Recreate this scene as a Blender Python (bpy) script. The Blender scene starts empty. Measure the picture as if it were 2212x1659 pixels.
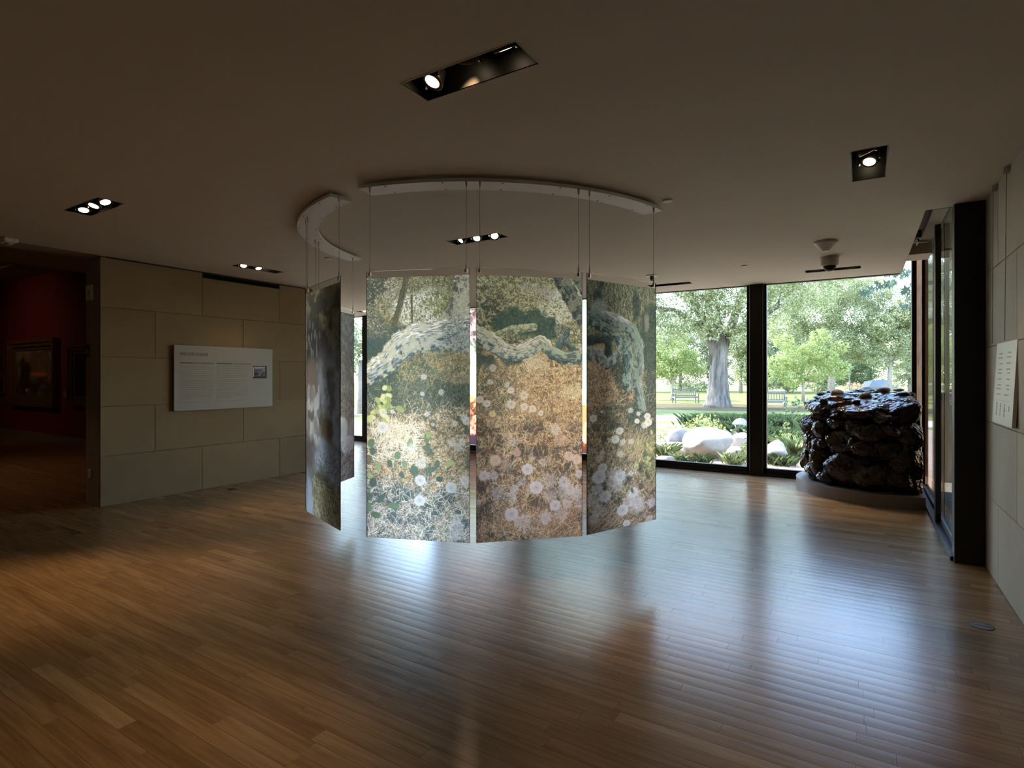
import bpy, bmesh, math, random
import numpy as np
from mathutils import Vector, Matrix

# ------------------------------------------------------------------ camera, world, sun, exposure
SC = bpy.context.scene
COL = SC.collection
THETA = 0.558                      # the room's axes are turned against the camera by this angle
CAM_H = 1.584
CEIL = 3.05
cam_d = bpy.data.cameras.new('camera')
cam_d.sensor_width = 36.0
cam_d.lens = 36.0 * 1214.0 / 2212.0
cam_d.shift_y = -16.5 / 2212.0
cam_d.clip_start, cam_d.clip_end = 0.05, 400
cam = bpy.data.objects.new('camera', cam_d)
COL.objects.link(cam)
cam.location = (0, 0, CAM_H)
cam.rotation_euler = (math.pi / 2, 0, THETA)
SC.camera = cam

world = bpy.data.worlds.new('world')
SC.world = world
world.use_nodes = True
wn, wl = world.node_tree.nodes, world.node_tree.links
wn.clear()
w_out = wn.new('ShaderNodeOutputWorld')
w_bg = wn.new('ShaderNodeBackground')
w_sky = wn.new('ShaderNodeTexSky')
w_sky.sky_type = 'NISHITA'
w_sky.sun_disc = False
w_sky.sun_elevation = math.radians(52)
w_sky.sun_rotation = math.radians(-90)
w_sky.air_density = 1.1
w_sky.dust_density = 0.6
w_bg.inputs['Strength'].default_value = 2.0
wl.new(w_sky.outputs[0], w_bg.inputs['Color'])
wl.new(w_bg.outputs[0], w_out.inputs['Surface'])

SUN_DIR = Vector((-0.62, -0.03, 0.78)).normalized()   # towards the sun: along the window wall, from the gallery side
sun_d = bpy.data.lights.new('sun', 'SUN')
sun_d.energy = 14.0
sun_d.angle = math.radians(0.6)
sun_d.color = (1.0, 0.95, 0.87)
sun = bpy.data.objects.new('sun', sun_d)
COL.objects.link(sun)
sun.location = (-20, 20, 30)
sun.rotation_euler = (-SUN_DIR).to_track_quat('-Z', 'Y').to_euler()

vs = SC.view_settings
vs.view_transform = 'Standard'
vs.look = 'None'
vs.gamma = 1.0
vs.use_curve_mapping = False
vs.exposure = 0.0
cy = SC.cycles
cy.use_denoising = True
cy.max_bounces = 8
cy.diffuse_bounces = 4
cy.use_adaptive_sampling = True
cy.adaptive_threshold = 0.02
cy.glossy_bounces = 4
cy.transmission_bounces = 8
cy.transparent_max_bounces = 12
cy.sample_clamp_indirect = 6.0
cy.blur_glossy = 0.6

# ------------------------------------------------------------------ helpers
RNG = np.random.default_rng(7)
random.seed(7)
CT, ST = math.cos(THETA), math.sin(THETA)


def site(u, d, z=0.0):
    """Place in the garden by bearing u and distance d along the view axis."""
    x = (u - 1106.0) / 1214.0 * d
    return Vector((x * CT - d * ST, x * ST + d * CT, z))


def lin(c):
    return tuple(((v / 255.0) / 12.92 if v / 255.0 <= 0.04045 else ((v / 255.0 + 0.055) / 1.055) ** 2.4) for v in c)


def wloc(o):
    v = Vector((0, 0, 0))
    while o is not None:
        v = v + o.location
        o = o.parent
    return v


class MB:
    """Collects boxes, tubes, lathes and rocks in world coordinates; build() links them as ONE mesh."""

    def __init__(self):
        self.v, self.f, self.m = [], [], []

    def add(self, vs_, fs_, mi=0):
        n = len(self.v)
        self.v += [tuple(p) for p in vs_]
        self.f += [tuple(i + n for i in f) for f in fs_]
        self.m += [mi] * len(fs_)
        return self

    def box(self, x0, x1, y0, y1, z0, z1, M=None, mi=0):
        c = [Vector((x, y, z)) for z in (z0, z1) for y in (y0, y1) for x in (x0, x1)]
        if M is not None:
            c = [M @ p for p in c]
        return self.add(c, [(0, 2, 3, 1), (4, 5, 7, 6), (0, 1, 5, 4), (2, 6, 7, 3), (0, 4, 6, 2), (1, 3, 7, 5)], mi)

    def bbox(self, x0, x1, y0, y1, z0, z1, b=0.004, M=None):
        """box with bevelled vertical and horizontal edges"""
        bm = bmesh.new()
        bmesh.ops.create_cube(bm, size=1.0)
        for p in bm.verts:
            p.co = Vector((x0 + (p.co.x + .5) * (x1 - x0), y0 + (p.co.y + .5) * (y1 - y0), z0 + (p.co.z + .5) * (z1 - z0)))
        bmesh.ops.bevel(bm, geom=bm.edges[:], offset=b, segments=1, affect='EDGES')
        bm.verts.index_update()
        vs_ = [(M @ p.co if M is not None else p.co.copy()) for p in bm.verts]
        self.add(vs_, [[q.index for q in f.verts] for f in bm.faces])
        bm.free()
        return self

    def tube(self, pts, rad, n=8, caps=True):
        pts = [Vector(p) for p in pts]
        if not hasattr(rad, '__len__'):
            rad = [rad] * len(pts)
        rings = []
        for i, p in enumerate(pts):
            a = pts[max(i - 1, 0)]
            b = pts[min(i + 1, len(pts) - 1)]
            t = (b - a).normalized()
            up = Vector((0, 0, 1)) if abs(t.z) < 0.95 else Vector((1, 0, 0))
            s = t.cross(up).normalized()
            w = s.cross(t).normalized()
            rings.append([p + (s * math.cos(k * 2 * math.pi / n) + w * math.sin(k * 2 * math.pi / n)) * rad[i] for k in range(n)])
        vs_ = [q for r in rings for q in r]
        fs_ = [(i * n + k, i * n + (k + 1) % n, (i + 1) * n + (k + 1) % n, (i + 1) * n + k) for i in range(len(pts) - 1) for k in range(n)]
        if caps:
            fs_.append(tuple(range(n))[::-1])
            fs_.append(tuple((len(pts) - 1) * n + k for k in range(n)))
        return self.add(vs_, fs_)

    def lathe(self, prof, c, n=24, M=None):
        """prof: (radius, z) pairs around the axis through c"""
        vs_, fs_ = [], []
        for r, z in prof:
            for k in range(n):
                p = Vector((r * math.cos(2 * math.pi * k / n), r * math.sin(2 * math.pi * k / n), z))
                vs_.append((M @ p if M is not None else p) + Vector(c))
        for i in range(len(prof) - 1):
            for k in range(n):
                fs_.append((i * n + k, i * n + (k + 1) % n, (i + 1) * n + (k + 1) % n, (i + 1) * n + k))
        fs_.append(tuple(range(n))[::-1])
        fs_.append(tuple((len(prof) - 1) * n + k for k in range(n)))
        return self.add(vs_, fs_)

    def build(self, name, mat, parent=None, smooth=False):
        off = wloc(parent) if parent is not None else Vector((0, 0, 0))
        me = bpy.data.meshes.new(name)
        me.from_pydata([(x - off.x, y - off.y, z - off.z) for x, y, z in self.v], [], self.f)
        mats = mat if isinstance(mat, (list, tuple)) else [mat]
        for mm in mats:
            me.materials.append(mm)
        if len(mats) > 1:
            me.polygons.foreach_set('material_index', self.m)
        if smooth:
            me.polygons.foreach_set('use_smooth', [True] * len(me.polygons))
        me.update()
        o = bpy.data.objects.new(name, me)
        COL.objects.link(o)
        if parent is not None:
            o.parent = parent
        return o


def tag(o, label=None, cat=None, group=None, kind=None):
    if label:
        o['label'] = label
    if cat:
        o['category'] = cat
    if group:
        o['group'] = group
    if kind:
        o['kind'] = kind
    return o


def root(name, loc, label, cat, group=None, kind=None):
    o = bpy.data.objects.new(name, None)
    o.empty_display_size = 0.1
    COL.objects.link(o)
    o.location = loc
    return tag(o, label, cat, group, kind)


# ------------------------------------------------------------------ materials
def new_mat(name):
    m = bpy.data.materials.new(name)
    m.use_nodes = True
    nt = m.node_tree
    b = nt.nodes['Principled BSDF']
    return m, nt, b


def N(nt, typ, **kw):
    n = nt.nodes.new('ShaderNode' + typ)
    for k, v in kw.items():
        setattr(n, k, v)
    return n


def ramp(nt, fac, stops):
    r = N(nt, 'ValToRGB')
    el = r.color_ramp.elements
    el[0].position, el[0].color = stops[0][0], (*stops[0][1], 1)
    el[1].position, el[1].color = stops[-1][0], (*stops[-1][1], 1)
    for p, c in stops[1:-1]:
        e = el.new(p)
        e.color = (*c, 1)
    nt.links.new(fac, r.inputs[0])
    return r


def noise(nt, scale, detail=4, rough=0.55, vec=None, sc=None):
    n = N(nt, 'TexNoise')
    n.inputs['Scale'].default_value = scale
    n.inputs['Detail'].default_value = detail
    n.inputs['Roughness'].default_value = rough
    if vec is not None:
        if sc is not None:
            mp = N(nt, 'Mapping')
            mp.inputs['Scale'].default_value = sc
            nt.links.new(vec, mp.inputs['Vector'])
            vec = mp.outputs[0]
        nt.links.new(vec, n.inputs['Vector'])
    return n


def pos(nt):
    return N(nt, 'NewGeometry').outputs['Position']


def bump(nt, b, fac, strength=0.2, dist=0.01):
    k = N(nt, 'Bump')
    k.inputs['Strength'].default_value = strength
    k.inputs['Distance'].default_value = dist
    nt.links.new(fac, k.inputs['Height'])
    nt.links.new(k.outputs[0], b.inputs['Normal'])


def plain(name, col, rough=0.5, metal=0.0, var=0.06, scale=20.0, bmp=0.0, bdist=0.002, spec=0.5):
    m, nt, b = new_mat(name)
    n = noise(nt, scale, vec=pos(nt))
    r = ramp(nt, n.outputs['Fac'], [(0.3, tuple(max(0, c * (1 - var)) for c in col)), (0.7, tuple(c * (1 + var) for c in col))])
    nt.links.new(r.outputs[0], b.inputs['Base Color'])
    b.inputs['Roughness'].default_value = rough
    b.inputs['Metallic'].default_value = metal
    b.inputs['Specular IOR Level'].default_value = spec
    if bmp:
        bump(nt, b, n.outputs['Fac'], bmp, bdist)
    return m


def emit(name, col, strength):
    m, nt, b = new_mat(name)
    b.inputs['Base Color'].default_value = (*col, 1)
    b.inputs['Emission Color'].default_value = (*col, 1)
    b.inputs['Emission Strength'].default_value = strength
    return m


def rnd_piece(nt):
    """a random number per plank, whether it is its own object or an island of a joined mesh"""
    a = N(nt, 'ObjectInfo').outputs['Random']
    i = N(nt, 'NewGeometry').outputs['Random Per Island']
    s = N(nt, 'Math', operation='ADD')
    nt.links.new(a, s.inputs[0])
    nt.links.new(i, s.inputs[1])
    f = N(nt, 'Math', operation='FRACT')
    nt.links.new(s.outputs[0], f.inputs[0])
    return f.outputs[0]


def m_wood_floor(name, c0, c1, c2, rough=0.23):
    m, nt, b = new_mat(name)
    r = rnd_piece(nt)
    p = pos(nt)
    off = N(nt, 'Vector' + 'Math', operation='MULTIPLY_ADD')
    cx = N(nt, 'CombineXYZ')
    nt.links.new(r, cx.inputs[0]); nt.links.new(r, cx.inputs[1])
    nt.links.new(cx.outputs[0], off.inputs[0])
    off.inputs[1].default_value = (37, 91, 0)
    nt.links.new(p, off.inputs[2])
    g = noise(nt, 1.0, 6, 0.6, off.outputs[0], (2.2, 38.0, 1.0))
    cath = noise(nt, 1.0, 2, 0.5, off.outputs[0], (0.8, 9.0, 1.0))
    base = ramp(nt, r, [(0.0, c0), (0.35, c1), (0.7, c1), (1.0, c2)])
    gr = ramp(nt, g.outputs['Fac'], [(0.35, (0.72, 0.70, 0.68)), (0.65, (1.08, 1.08, 1.08))])
    gr2 = ramp(nt, cath.outputs['Fac'], [(0.3, (0.86, 0.84, 0.82)), (0.7, (1.08, 1.08, 1.08))])
    mx = N(nt, 'MixRGB', blend_type='MULTIPLY')
    mx.inputs[0].default_value = 1
    nt.links.new(base.outputs[0], mx.inputs[1]); nt.links.new(gr.outputs[0], mx.inputs[2])
    mx2 = N(nt, 'MixRGB', blend_type='MULTIPLY')
    mx2.inputs[0].default_value = 1
    nt.links.new(mx.outputs[0], mx2.inputs[1]); nt.links.new(gr2.outputs[0], mx2.inputs[2])
    nt.links.new(mx2.outputs[0], b.inputs['Base Color'])
    rr = N(nt, 'MapRange')
    rr.inputs['To Min'].default_value = rough - 0.05
    rr.inputs['To Max'].default_value = rough + 0.06
    nt.links.new(g.outputs['Fac'], rr.inputs['Value'])
    nt.links.new(rr.outputs[0], b.inputs['Roughness'])
    b.inputs['Specular IOR Level'].default_value = 0.8
    wob = noise(nt, 1.0, 3, 0.5, off.outputs[0], (7.0, 30.0, 1.0))
    bump(nt, b, wob.outputs['Fac'], 0.05, 0.003)
    return m


def m_stone_wall(name, col):
    m, nt, b = new_mat(name)
    p = pos(nt)
    r = rnd_piece(nt)
    n1 = noise(nt, 1.3, 5, 0.6, p)
    n2 = noise(nt, 40, 4, 0.6, p)
    a = ramp(nt, n1.outputs['Fac'], [(0.3, tuple(c * 0.86 for c in col)), (0.7, tuple(c * 1.1 for c in col))])
    s = ramp(nt, r, [(0.0, (0.9, 0.9, 0.9)), (1.0, (1.08, 1.07, 1.05))])
    mx = N(nt, 'MixRGB', blend_type='MULTIPLY')
    mx.inputs[0].default_value = 1
    nt.links.new(a.outputs[0], mx.inputs[1]); nt.links.new(s.outputs[0], mx.inputs[2])
    # scattered brownish stains
    st = noise(nt, 6.0, 6, 0.7, p)
    sr = ramp(nt, st.outputs['Fac'], [(0.66, (1, 1, 1)), (0.76, (0.72, 0.6, 0.46))])
    mx2 = N(nt, 'MixRGB', blend_type='MULTIPLY')
    mx2.inputs[0].default_value = 0.6
    nt.links.new(mx.outputs[0], mx2.inputs[1]); nt.links.new(sr.outputs[0], mx2.inputs[2])
    nt.links.new(mx2.outputs[0], b.inputs['Base Color'])
    b.inputs['Roughness'].default_value = 0.75
    bump(nt, b, n2.outputs['Fac'], 0.08, 0.003)
    return m


def fresnel(nt, ior):
    """the same reflectance from both sides of a thin sheet"""
    fr = N(nt, 'Fresnel')
    bf = N(nt, 'NewGeometry').outputs['Backfacing']
    mr = N(nt, 'MapRange')
    mr.inputs['To Min'].default_value = ior
    mr.inputs['To Max'].default_value = 1.0 / ior
    nt.links.new(bf, mr.inputs['Value'])
    nt.links.new(mr.outputs[0], fr.inputs[0])
    return fr


def m_glass(name, tint=(0.93, 0.96, 0.95), gloss=0.02, ior=1.5):
    m, nt, b = new_mat(name)
    nt.nodes.remove(b)
    out = nt.nodes['Material Output']
    t = N(nt, 'BsdfTransparent')
    t.inputs[0].default_value = (*tint, 1)
    g = N(nt, 'BsdfGlossy')
    g.inputs['Roughness'].default_value = gloss
    fr = fresnel(nt, ior)
    mx = N(nt, 'MixShader')
    nt.links.new(fr.outputs[0], mx.inputs[0])
    nt.links.new(t.outputs[0], mx.inputs[1])
    nt.links.new(g.outputs[0], mx.inputs[2])
    nt.links.new(mx.outputs[0], out.inputs['Surface'])
    return m


def m_print(name, diff=0.15, rough=0.6, gain=1.0):
    """translucent printed sheet: the colours come from the mesh's 'ink' attribute"""
    m, nt, b = new_mat(name)
    nt.nodes.remove(b)
    out = nt.nodes['Material Output']
    at = N(nt, 'Attribute', attribute_name='ink')
    d = N(nt, 'BsdfDiffuse')
    r = N(nt, 'BsdfRefraction')
    r.inputs['IOR'].default_value = 1.3
    r.inputs['Roughness'].default_value = rough
    tl = N(nt, 'BsdfTranslucent')
    g = N(nt, 'BsdfGlossy')
    g.inputs['Roughness'].default_value = 0.25
    for s in (d, r, tl):
        nt.links.new(at.outputs['Color'], s.inputs['Color'])
    m0 = N(nt, 'MixShader'); m0.inputs[0].default_value = 0.15
    nt.links.new(r.outputs[0], m0.inputs[1]); nt.links.new(tl.outputs[0], m0.inputs[2])
    m1 = N(nt, 'MixShader'); m1.inputs[0].default_value = diff
    nt.links.new(m0.outputs[0], m1.inputs[1]); nt.links.new(d.outputs[0], m1.inputs[2])
    fr = fresnel(nt, 1.4)
    m2 = N(nt, 'MixShader')
    nt.links.new(fr.outputs[0], m2.inputs[0]); nt.links.new(m1.outputs[0], m2.inputs[1]); nt.links.new(g.outputs[0], m2.inputs[2])
    nt.links.new(m2.outputs[0], out.inputs['Surface'])
    return m


def m_back(name, rough=0.55):
    m, nt, b = new_mat(name)
    nt.nodes.remove(b)
    out = nt.nodes['Material Output']
    r = N(nt, 'BsdfRefraction')
    r.inputs['IOR'].default_value = 1.3
    r.inputs['Roughness'].default_value = rough
    r.inputs['Color'].default_value = (0.97, 0.97, 0.97, 1)
    nt.links.new(r.outputs[0], out.inputs['Surface'])
    return m


def m_ink(name, rough=0.6):
    m, nt, b = new_mat(name)
    at = N(nt, 'Attribute', attribute_name='ink')
    nt.links.new(at.outputs['Color'], b.inputs['Base Color'])
    b.inputs['Roughness'].default_value = rough
    return m


def m_leaf(name, c0, c1, c2, trans=0.45):
    m, nt, b = new_mat(name)
    nt.nodes.remove(b)
    out = nt.nodes['Material Output']
    i = N(nt, 'NewGeometry').outputs['Random Per Island']
    r = ramp(nt, i, [(0.0, c0), (0.5, c1), (1.0, c2)])
    d = N(nt, 'BsdfDiffuse')
    t = N(nt, 'BsdfTranslucent')
    nt.links.new(r.outputs[0], d.inputs[0]); nt.links.new(r.outputs[0], t.inputs[0])
    mx = N(nt, 'MixShader'); mx.inputs[0].default_value = trans
    nt.links.new(d.outputs[0], mx.inputs[1]); nt.links.new(t.outputs[0], mx.inputs[2])
    nt.links.new(mx.outputs[0], out.inputs['Surface'])
    return m


def m_rock(name, c0, c1, rough=0.85, scale=3.0, bmp=0.5, bdist=0.03, sc=None):
    m, nt, b = new_mat(name)
    p = pos(nt)
    n1 = noise(nt, scale, 8, 0.65, p, sc)
    r = ramp(nt, n1.outputs['Fac'], [(0.3, c0), (0.7, c1)])
    nt.links.new(r.outputs[0], b.inputs['Base Color'])
    b.inputs['Roughness'].default_value = rough
    b.inputs['Specular IOR Level'].default_value = 0.5 if rough < 0.7 else 0.12
    bump(nt, b, n1.outputs['Fac'], bmp, bdist)
    return m


M = {}
M['floor'] = m_wood_floor('oak_floorboards', (0.275, 0.165, 0.072), (0.335, 0.21, 0.098), (0.415, 0.275, 0.14))
M['gallery_floor'] = m_wood_floor('gallery_floorboards', (0.26, 0.15, 0.075), (0.30, 0.18, 0.09), (0.34, 0.21, 0.11))
M['subfloor'] = plain('dark_subfloor', (0.05, 0.035, 0.02), 0.9)
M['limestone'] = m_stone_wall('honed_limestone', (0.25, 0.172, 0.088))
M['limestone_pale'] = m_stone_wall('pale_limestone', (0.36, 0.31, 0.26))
M['joint'] = plain('stone_joint', (0.25, 0.18, 0.105), 0.9)
M['ceiling'] = plain('ceiling_paint', (0.63, 0.57, 0.465), 0.85, var=0.015, scale=2.0)
M['plaster'] = plain('plaster_paint', (0.30, 0.26, 0.22), 0.85, var=0.02)
M['red'] = plain('red_gallery_paint', (0.20, 0.012, 0.012), 0.8, var=0.05, scale=3)
M['skirting'] = plain('stone_skirting', (0.25, 0.2, 0.16), 0.6)
M['bronze'] = plain('dark_bronze_metal', (0.014, 0.0115, 0.0095), 0.5, metal=0.0, var=0.1, spec=0.3)
M['black'] = plain('black_metal', (0.006, 0.0055, 0.005), 0.5, var=0.1)
M['blackgloss'] = plain('black_reflector', (0.006, 0.005, 0.004), 0.5, var=0.1, spec=0.25)
M['steel'] = plain('brushed_steel', (0.55, 0.53, 0.5), 0.3, metal=1.0, var=0.05)
M['cable'] = plain('steel_cable', (0.20, 0.18, 0.16), 0.4, metal=0.7)
M['lampmetal'] = plain('lamp_housing', (0.10, 0.085, 0.07), 0.35, metal=0.6)
M['trim'] = plain('recess_trim', (0.45, 0.40, 0.34), 0.5)
M['white'] = plain('white_paint', (0.74, 0.71, 0.67), 0.55, var=0.02)
M['plinth'] = plain('plinth_paint', (0.20, 0.17, 0.15), 0.5, var=0.02)
M['acrylic'] = m_glass('clear_acrylic', (0.95, 0.95, 0.94), 0.03, 1.35)
M['pane'] = m_glass('window_glass', (0.985, 0.995, 0.99), 0.0, 1.45)
M['print'] = m_print('translucent_print')
M['print_dim'] = m_print('dense_print', diff=0.45, rough=0.6)
M['film'] = m_print('window_film_print', diff=0.12, rough=0.35)
M['back'] = m_back('frosted_back')
M['edge'] = plain('sheet_edge', (0.02, 0.02, 0.02), 0.4)
M['ink'] = m_ink('printed_ink')
M['creditboard'] = plain('credit_board', (0.50, 0.48, 0.46), 0.45, var=0.01)
M['signboard'] = plain('sign_board', (0.30, 0.265, 0.235), 0.45, var=0.01)
M['text'] = plain('sign_lettering', (0.03, 0.022, 0.015), 0.6)
M['text_soft'] = plain('small_print', (0.22, 0.19, 0.16), 0.6)
M['gilt'] = plain('gilded_wood', (0.36, 0.22, 0.08), 0.35, metal=0.6, var=0.3, scale=30, bmp=0.6, bdist=0.01)
M['bulb'] = emit('lamp_face', (1.0, 0.80, 0.52), 10.0)

# ------------------------------------------------------------------ floor: boards laid along X
FX0, FX1, FY0, FY1 = -11.4, 0.867, -2.6, 9.66
BW = 0.0826
floor = MB().box(FX0, FX1 + 0.4, FY0, 9.8, -0.14, -0.018).build('floor', M['subfloor'])
tag(floor, 'pale oak strip floor reflecting the garden windows', 'floor', kind='structure')
LENS = [0.52, 0.76, 0.98, 1.22, 1.46]


def board_geo(L, w):
    h = w / 2 - 0.0006
    ys = [-h, -h * 0.5, 0, h * 0.5, h]
    zs = [-0.00030, -0.000075, 0, -0.000075, -0.00030]
    vs_, fs_ = [], []
    for x in (0.0005, L - 0.0005):
        vs_ += [(x, y, z) for y, z in zip(ys, zs)]
    for k in range(4):
        fs_.append((k, 5 + k, 6 + k, k + 1))
    a, b = 0.0005, L - 0.0005                      # sides and ends have their own vertices, so the top shades evenly
    vs_ += [(a, -h, zs[0]), (a, h, zs[0]), (b, -h, zs[0]), (b, h, zs[0]), (a, -h, -.018), (a, h, -.018), (b, -h, -.018), (b, h, -.018)]
    fs_ += [(10, 14, 16, 12), (11, 13, 17, 15), (10, 11, 15, 14), (12, 16, 17, 13)]
    return vs_, fs_


board_mesh = {}
for L in LENS:
    vs_, fs_ = board_geo(L, BW)
    me = bpy.data.meshes.new('floorboard')
    me.from_pydata(vs_, [], fs_)
    me.materials.append(M['floor'])
    me.polygons.foreach_set('use_smooth', [i < 4 for i in range(len(me.polygons))])
    me.update()
    board_mesh[L] = me

boards = []
nrow = int((FY1 - FY0) / BW)
for r in range(nrow):
    y = FY0 + (r + 0.5) * BW
    xa = -8.2 if y < 6.1 else FX0
    x = xa - random.uniform(0, 1.2)
    while x < FX1:
        L = random.choice(LENS)
        xe = x + L
        # short closing pieces are cut from a long board by the wall, so boards may run under the stone
        if xe > xa + 0.05:
            xs = max(x, xa)
            ok = abs(xs - x) < 1e-6 and xe < FX1
            boards.append((xs, min(xe, FX1), y, L if ok else None))
        x = xe


def board_size(b):
    x = (b[0] + b[1]) / 2
    X = x * CT + b[2] * ST
    d = -x * ST + b[2] * CT
    if d < 1.9:
        return 0
    u, v = 1106 + 1214 * X / d, 813 + 1214 * CAM_H / d
    if not (-150 < u < 2360) or v > 1720:
        return 0
    return (b[1] - b[0]) / d ** 3


boards.sort(key=lambda b: -board_size(b) if b[3] else 0)
for x0, x1, y, L in boards[:300]:
    o = bpy.data.objects.new('floorboard', board_mesh[L])
    COL.objects.link(o)
    o.parent = floor
    o.location = (x0, y, random.uniform(-0.0004, 0.0))
    o.rotation_euler = (random.gauss(0, 0.0018), 0, 0)
mb = MB()
for x0, x1, y, L in boards[300:]:
    vs_, fs_ = board_geo(x1 - x0, BW)
    t = random.gauss(0, 0.0018)
    dz = random.uniform(-0.0004, 0)
    mb.add([(p[0] + x0, p[1] + y, p[2] + dz + p[1] * t) for p in vs_], fs_)
o = mb.build('floorboards_beyond', M['floor'], floor)
o['kind'] = 'stuff'
sm = [i % 8 < 4 for i in range(len(o.data.polygons))]
o.data.polygons.foreach_set('use_smooth', sm)

# ------------------------------------------------------------------ ceiling with light recesses and the shade pocket
FIX = {  # x0, x1, y0, y1
    'big': (-1.965, -1.29, 2.095, 2.30), 'square': (-0.07, 0.142, 4.28, 4.95), 'left': (-5.975, -5.315, 2.11, 2.315),
    'wall': (-7.09, -6.885, 4.34, 5.0), 'mid': (-3.84, -3.165, 4.795, 4.99), 'win': (-2.95, -2.277, 8.83, 9.035),
    'corner': (-0.686, -0.02, 8.76, 8.965), 'far': (-9.75, -9.08, 8.9, 9.1)}
POCKET = (0.47, 0.72, 6.16, 9.75)
holes = list(FIX.values()) + [POCKET, (-8.22, -7.83, -2.6, 3.13), (-11.4, -8.22, -2.6, 6.1)]
cx_ = sorted({-11.4, 0.9} | {v for h in holes for v in h[:2]})
cy_ = sorted({-2.6, 9.75} | {v for h in holes for v in h[2:]})
mb = MB()
for i in range(len(cx_) - 1):
    for j in range(len(cy_) - 1):
        mx_, my_ = (cx_[i] + cx_[i + 1]) / 2, (cy_[j] + cy_[j + 1]) / 2
        if any(h[0] < mx_ < h[1] and h[2] < my_ < h[3] for h in holes):
            continue
        if mx_ > 0.72 and my_ > 6.2:
            continue
        mb.box(cx_[i], cx_[i + 1], cy_[j], cy_[j + 1], CEIL, CEIL + 0.02)
ceiling = mb.build('ceiling', M['ceiling'])
tag(ceiling, 'plain beige painted ceiling with recessed lights', 'ceiling', kind='structure')
mb = MB()
mb.box(0.45, 0.47, 6.14, 9.72, CEIL + .02, 3.32)
mb.box(0.47, 0.72, 6.14, 6.16, CEIL, 3.32)
mb.box(0.47, 0.90, 6.14, 9.80, 3.30, 3.33)
mb.build('shade_pocket', M['plaster'], ceiling)
MB().box(0.475, 0.70, 8.35, 8.8, CEIL + 0.01, CEIL + 0.14).build('pocket_soffit', M['ceiling'], ceiling)
MB().box(0.58, 0.70, 6.2, 8.35, 3.20, 3.24).build('shade_rail', M['plaster'], ceiling)
mb = MB().box(0.492, 0.53, 7.35, 7.5, 3.06, 3.14).tube([(0.475, 7.42, 3.16), (0.51, 7.42, 3.03), (0.5, 7.55, 3.02)], 0.008)
mb.build('shade_bracket', M['black'], ceiling)
roof = MB().box(-11.7, 1.3, -2.9, 9.76, 3.42, 3.6).box(-11.7, 0.44, 9.66, 9.76, CEIL + 0.02, 3.42).box(0.44, 1.3, 9.66, 9.76, 3.33, 3.42).build('roof', M['plaster'])  # unseen slab added so sky light cannot leak through the ceiling openings
tag(roof, 'flat roof slab above the exhibition room ceiling', 'roof', kind='structure')

# ------------------------------------------------------------------ stone walls in running bond
CRS = [0.0, 0.609, 1.216, 1.822, 2.43, 3.03]


def stone_wall(parent, make, ya, yb, shift_odd, shift_even, mat, skip=None):
    for k in range(5):
        first = shift_even if k % 2 == 0 else shift_odd
        ys = [ya] + [y for y in np.arange(first - 20 * 1.2275, yb, 1.2275) if ya + 0.05 < y < yb - 0.05] + [yb]
        for a, b in zip(ys[:-1], ys[1:]):
            z1 = CRS[k + 1]
            if skip and k == 4 and skip[0] - .02 < a and b < skip[1] + .02:
                z1 = skip[2]
            mbb = make(a + 0.0016, b - 0.0016, CRS[k] + 0.0016, z1 - 0.0016)
            mbb.build('stone_block', mat, parent)


wl_ = MB().box(-8.20, -7.850, 3.15, 6.22, 0, CEIL).build('wall_left', M['joint'])
tag(wl_, 'limestone block wall carrying the artist text panel', 'wall', kind='structure')
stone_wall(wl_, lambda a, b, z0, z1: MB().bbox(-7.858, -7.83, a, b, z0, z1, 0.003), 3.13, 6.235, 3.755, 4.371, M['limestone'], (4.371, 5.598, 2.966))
for k in range(5):
    MB().bbox(-8.215, -7.862, 3.13, 3.16, CRS[k] + 0.002, CRS[k + 1] - 0.002, 0.003).build('jamb_block', M['plaster'], wl_)
MB().box(-8.215, -7.845, 6.222, 6.235, 0, CEIL).build('wall_end', M['plaster'], wl_)
MB().box(-7.86, -7.842, 3.2, 6.22, 3.031, CEIL).build('shadow_gap', M['black'], wl_)
vent = root('air_vent', (-7.84, 4.98, 2.966), 'long black slot air grille at the top of the limestone wall', 'vent')
MB().box(-7.87, -7.846, 4.375, 5.594, 2.968, 3.03).build('backing', plain('vent_void', (0.002, 0.002, 0.002), 0.9, spec=0.05), vent)
MB().box(-7.86, -7.829, 4.373, 4.385, 2.968, 3.03).build('end_cap', M['bronze'], vent)
MB().box(-7.86, -7.829, 5.584, 5.596, 2.968, 3.03).build('end_cap', M['bronze'], vent)
for z in (2.975, 2.997, 3.019):
    MB().box(-7.856, -7.836, 4.385, 5.584, z, z + 0.003).build('slat', M['blackgloss'], vent)
header = MB().box(-8.22, -7.83, -4.2, -2.6, 0, 4.3).box(-8.22, -7.83, -2.6, 3.13, CEIL, 4.3).box(-8.22, -7.83, 3.13, 6.235, CEIL + 0.03, 4.3).box(-8.22, -7.83, -2.6, -0.2, 0, CEIL).build('wall_opening', M['plaster'])
tag(header, 'plain header and pier around the opening to the red gallery', 'wall', kind='structure')

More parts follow.
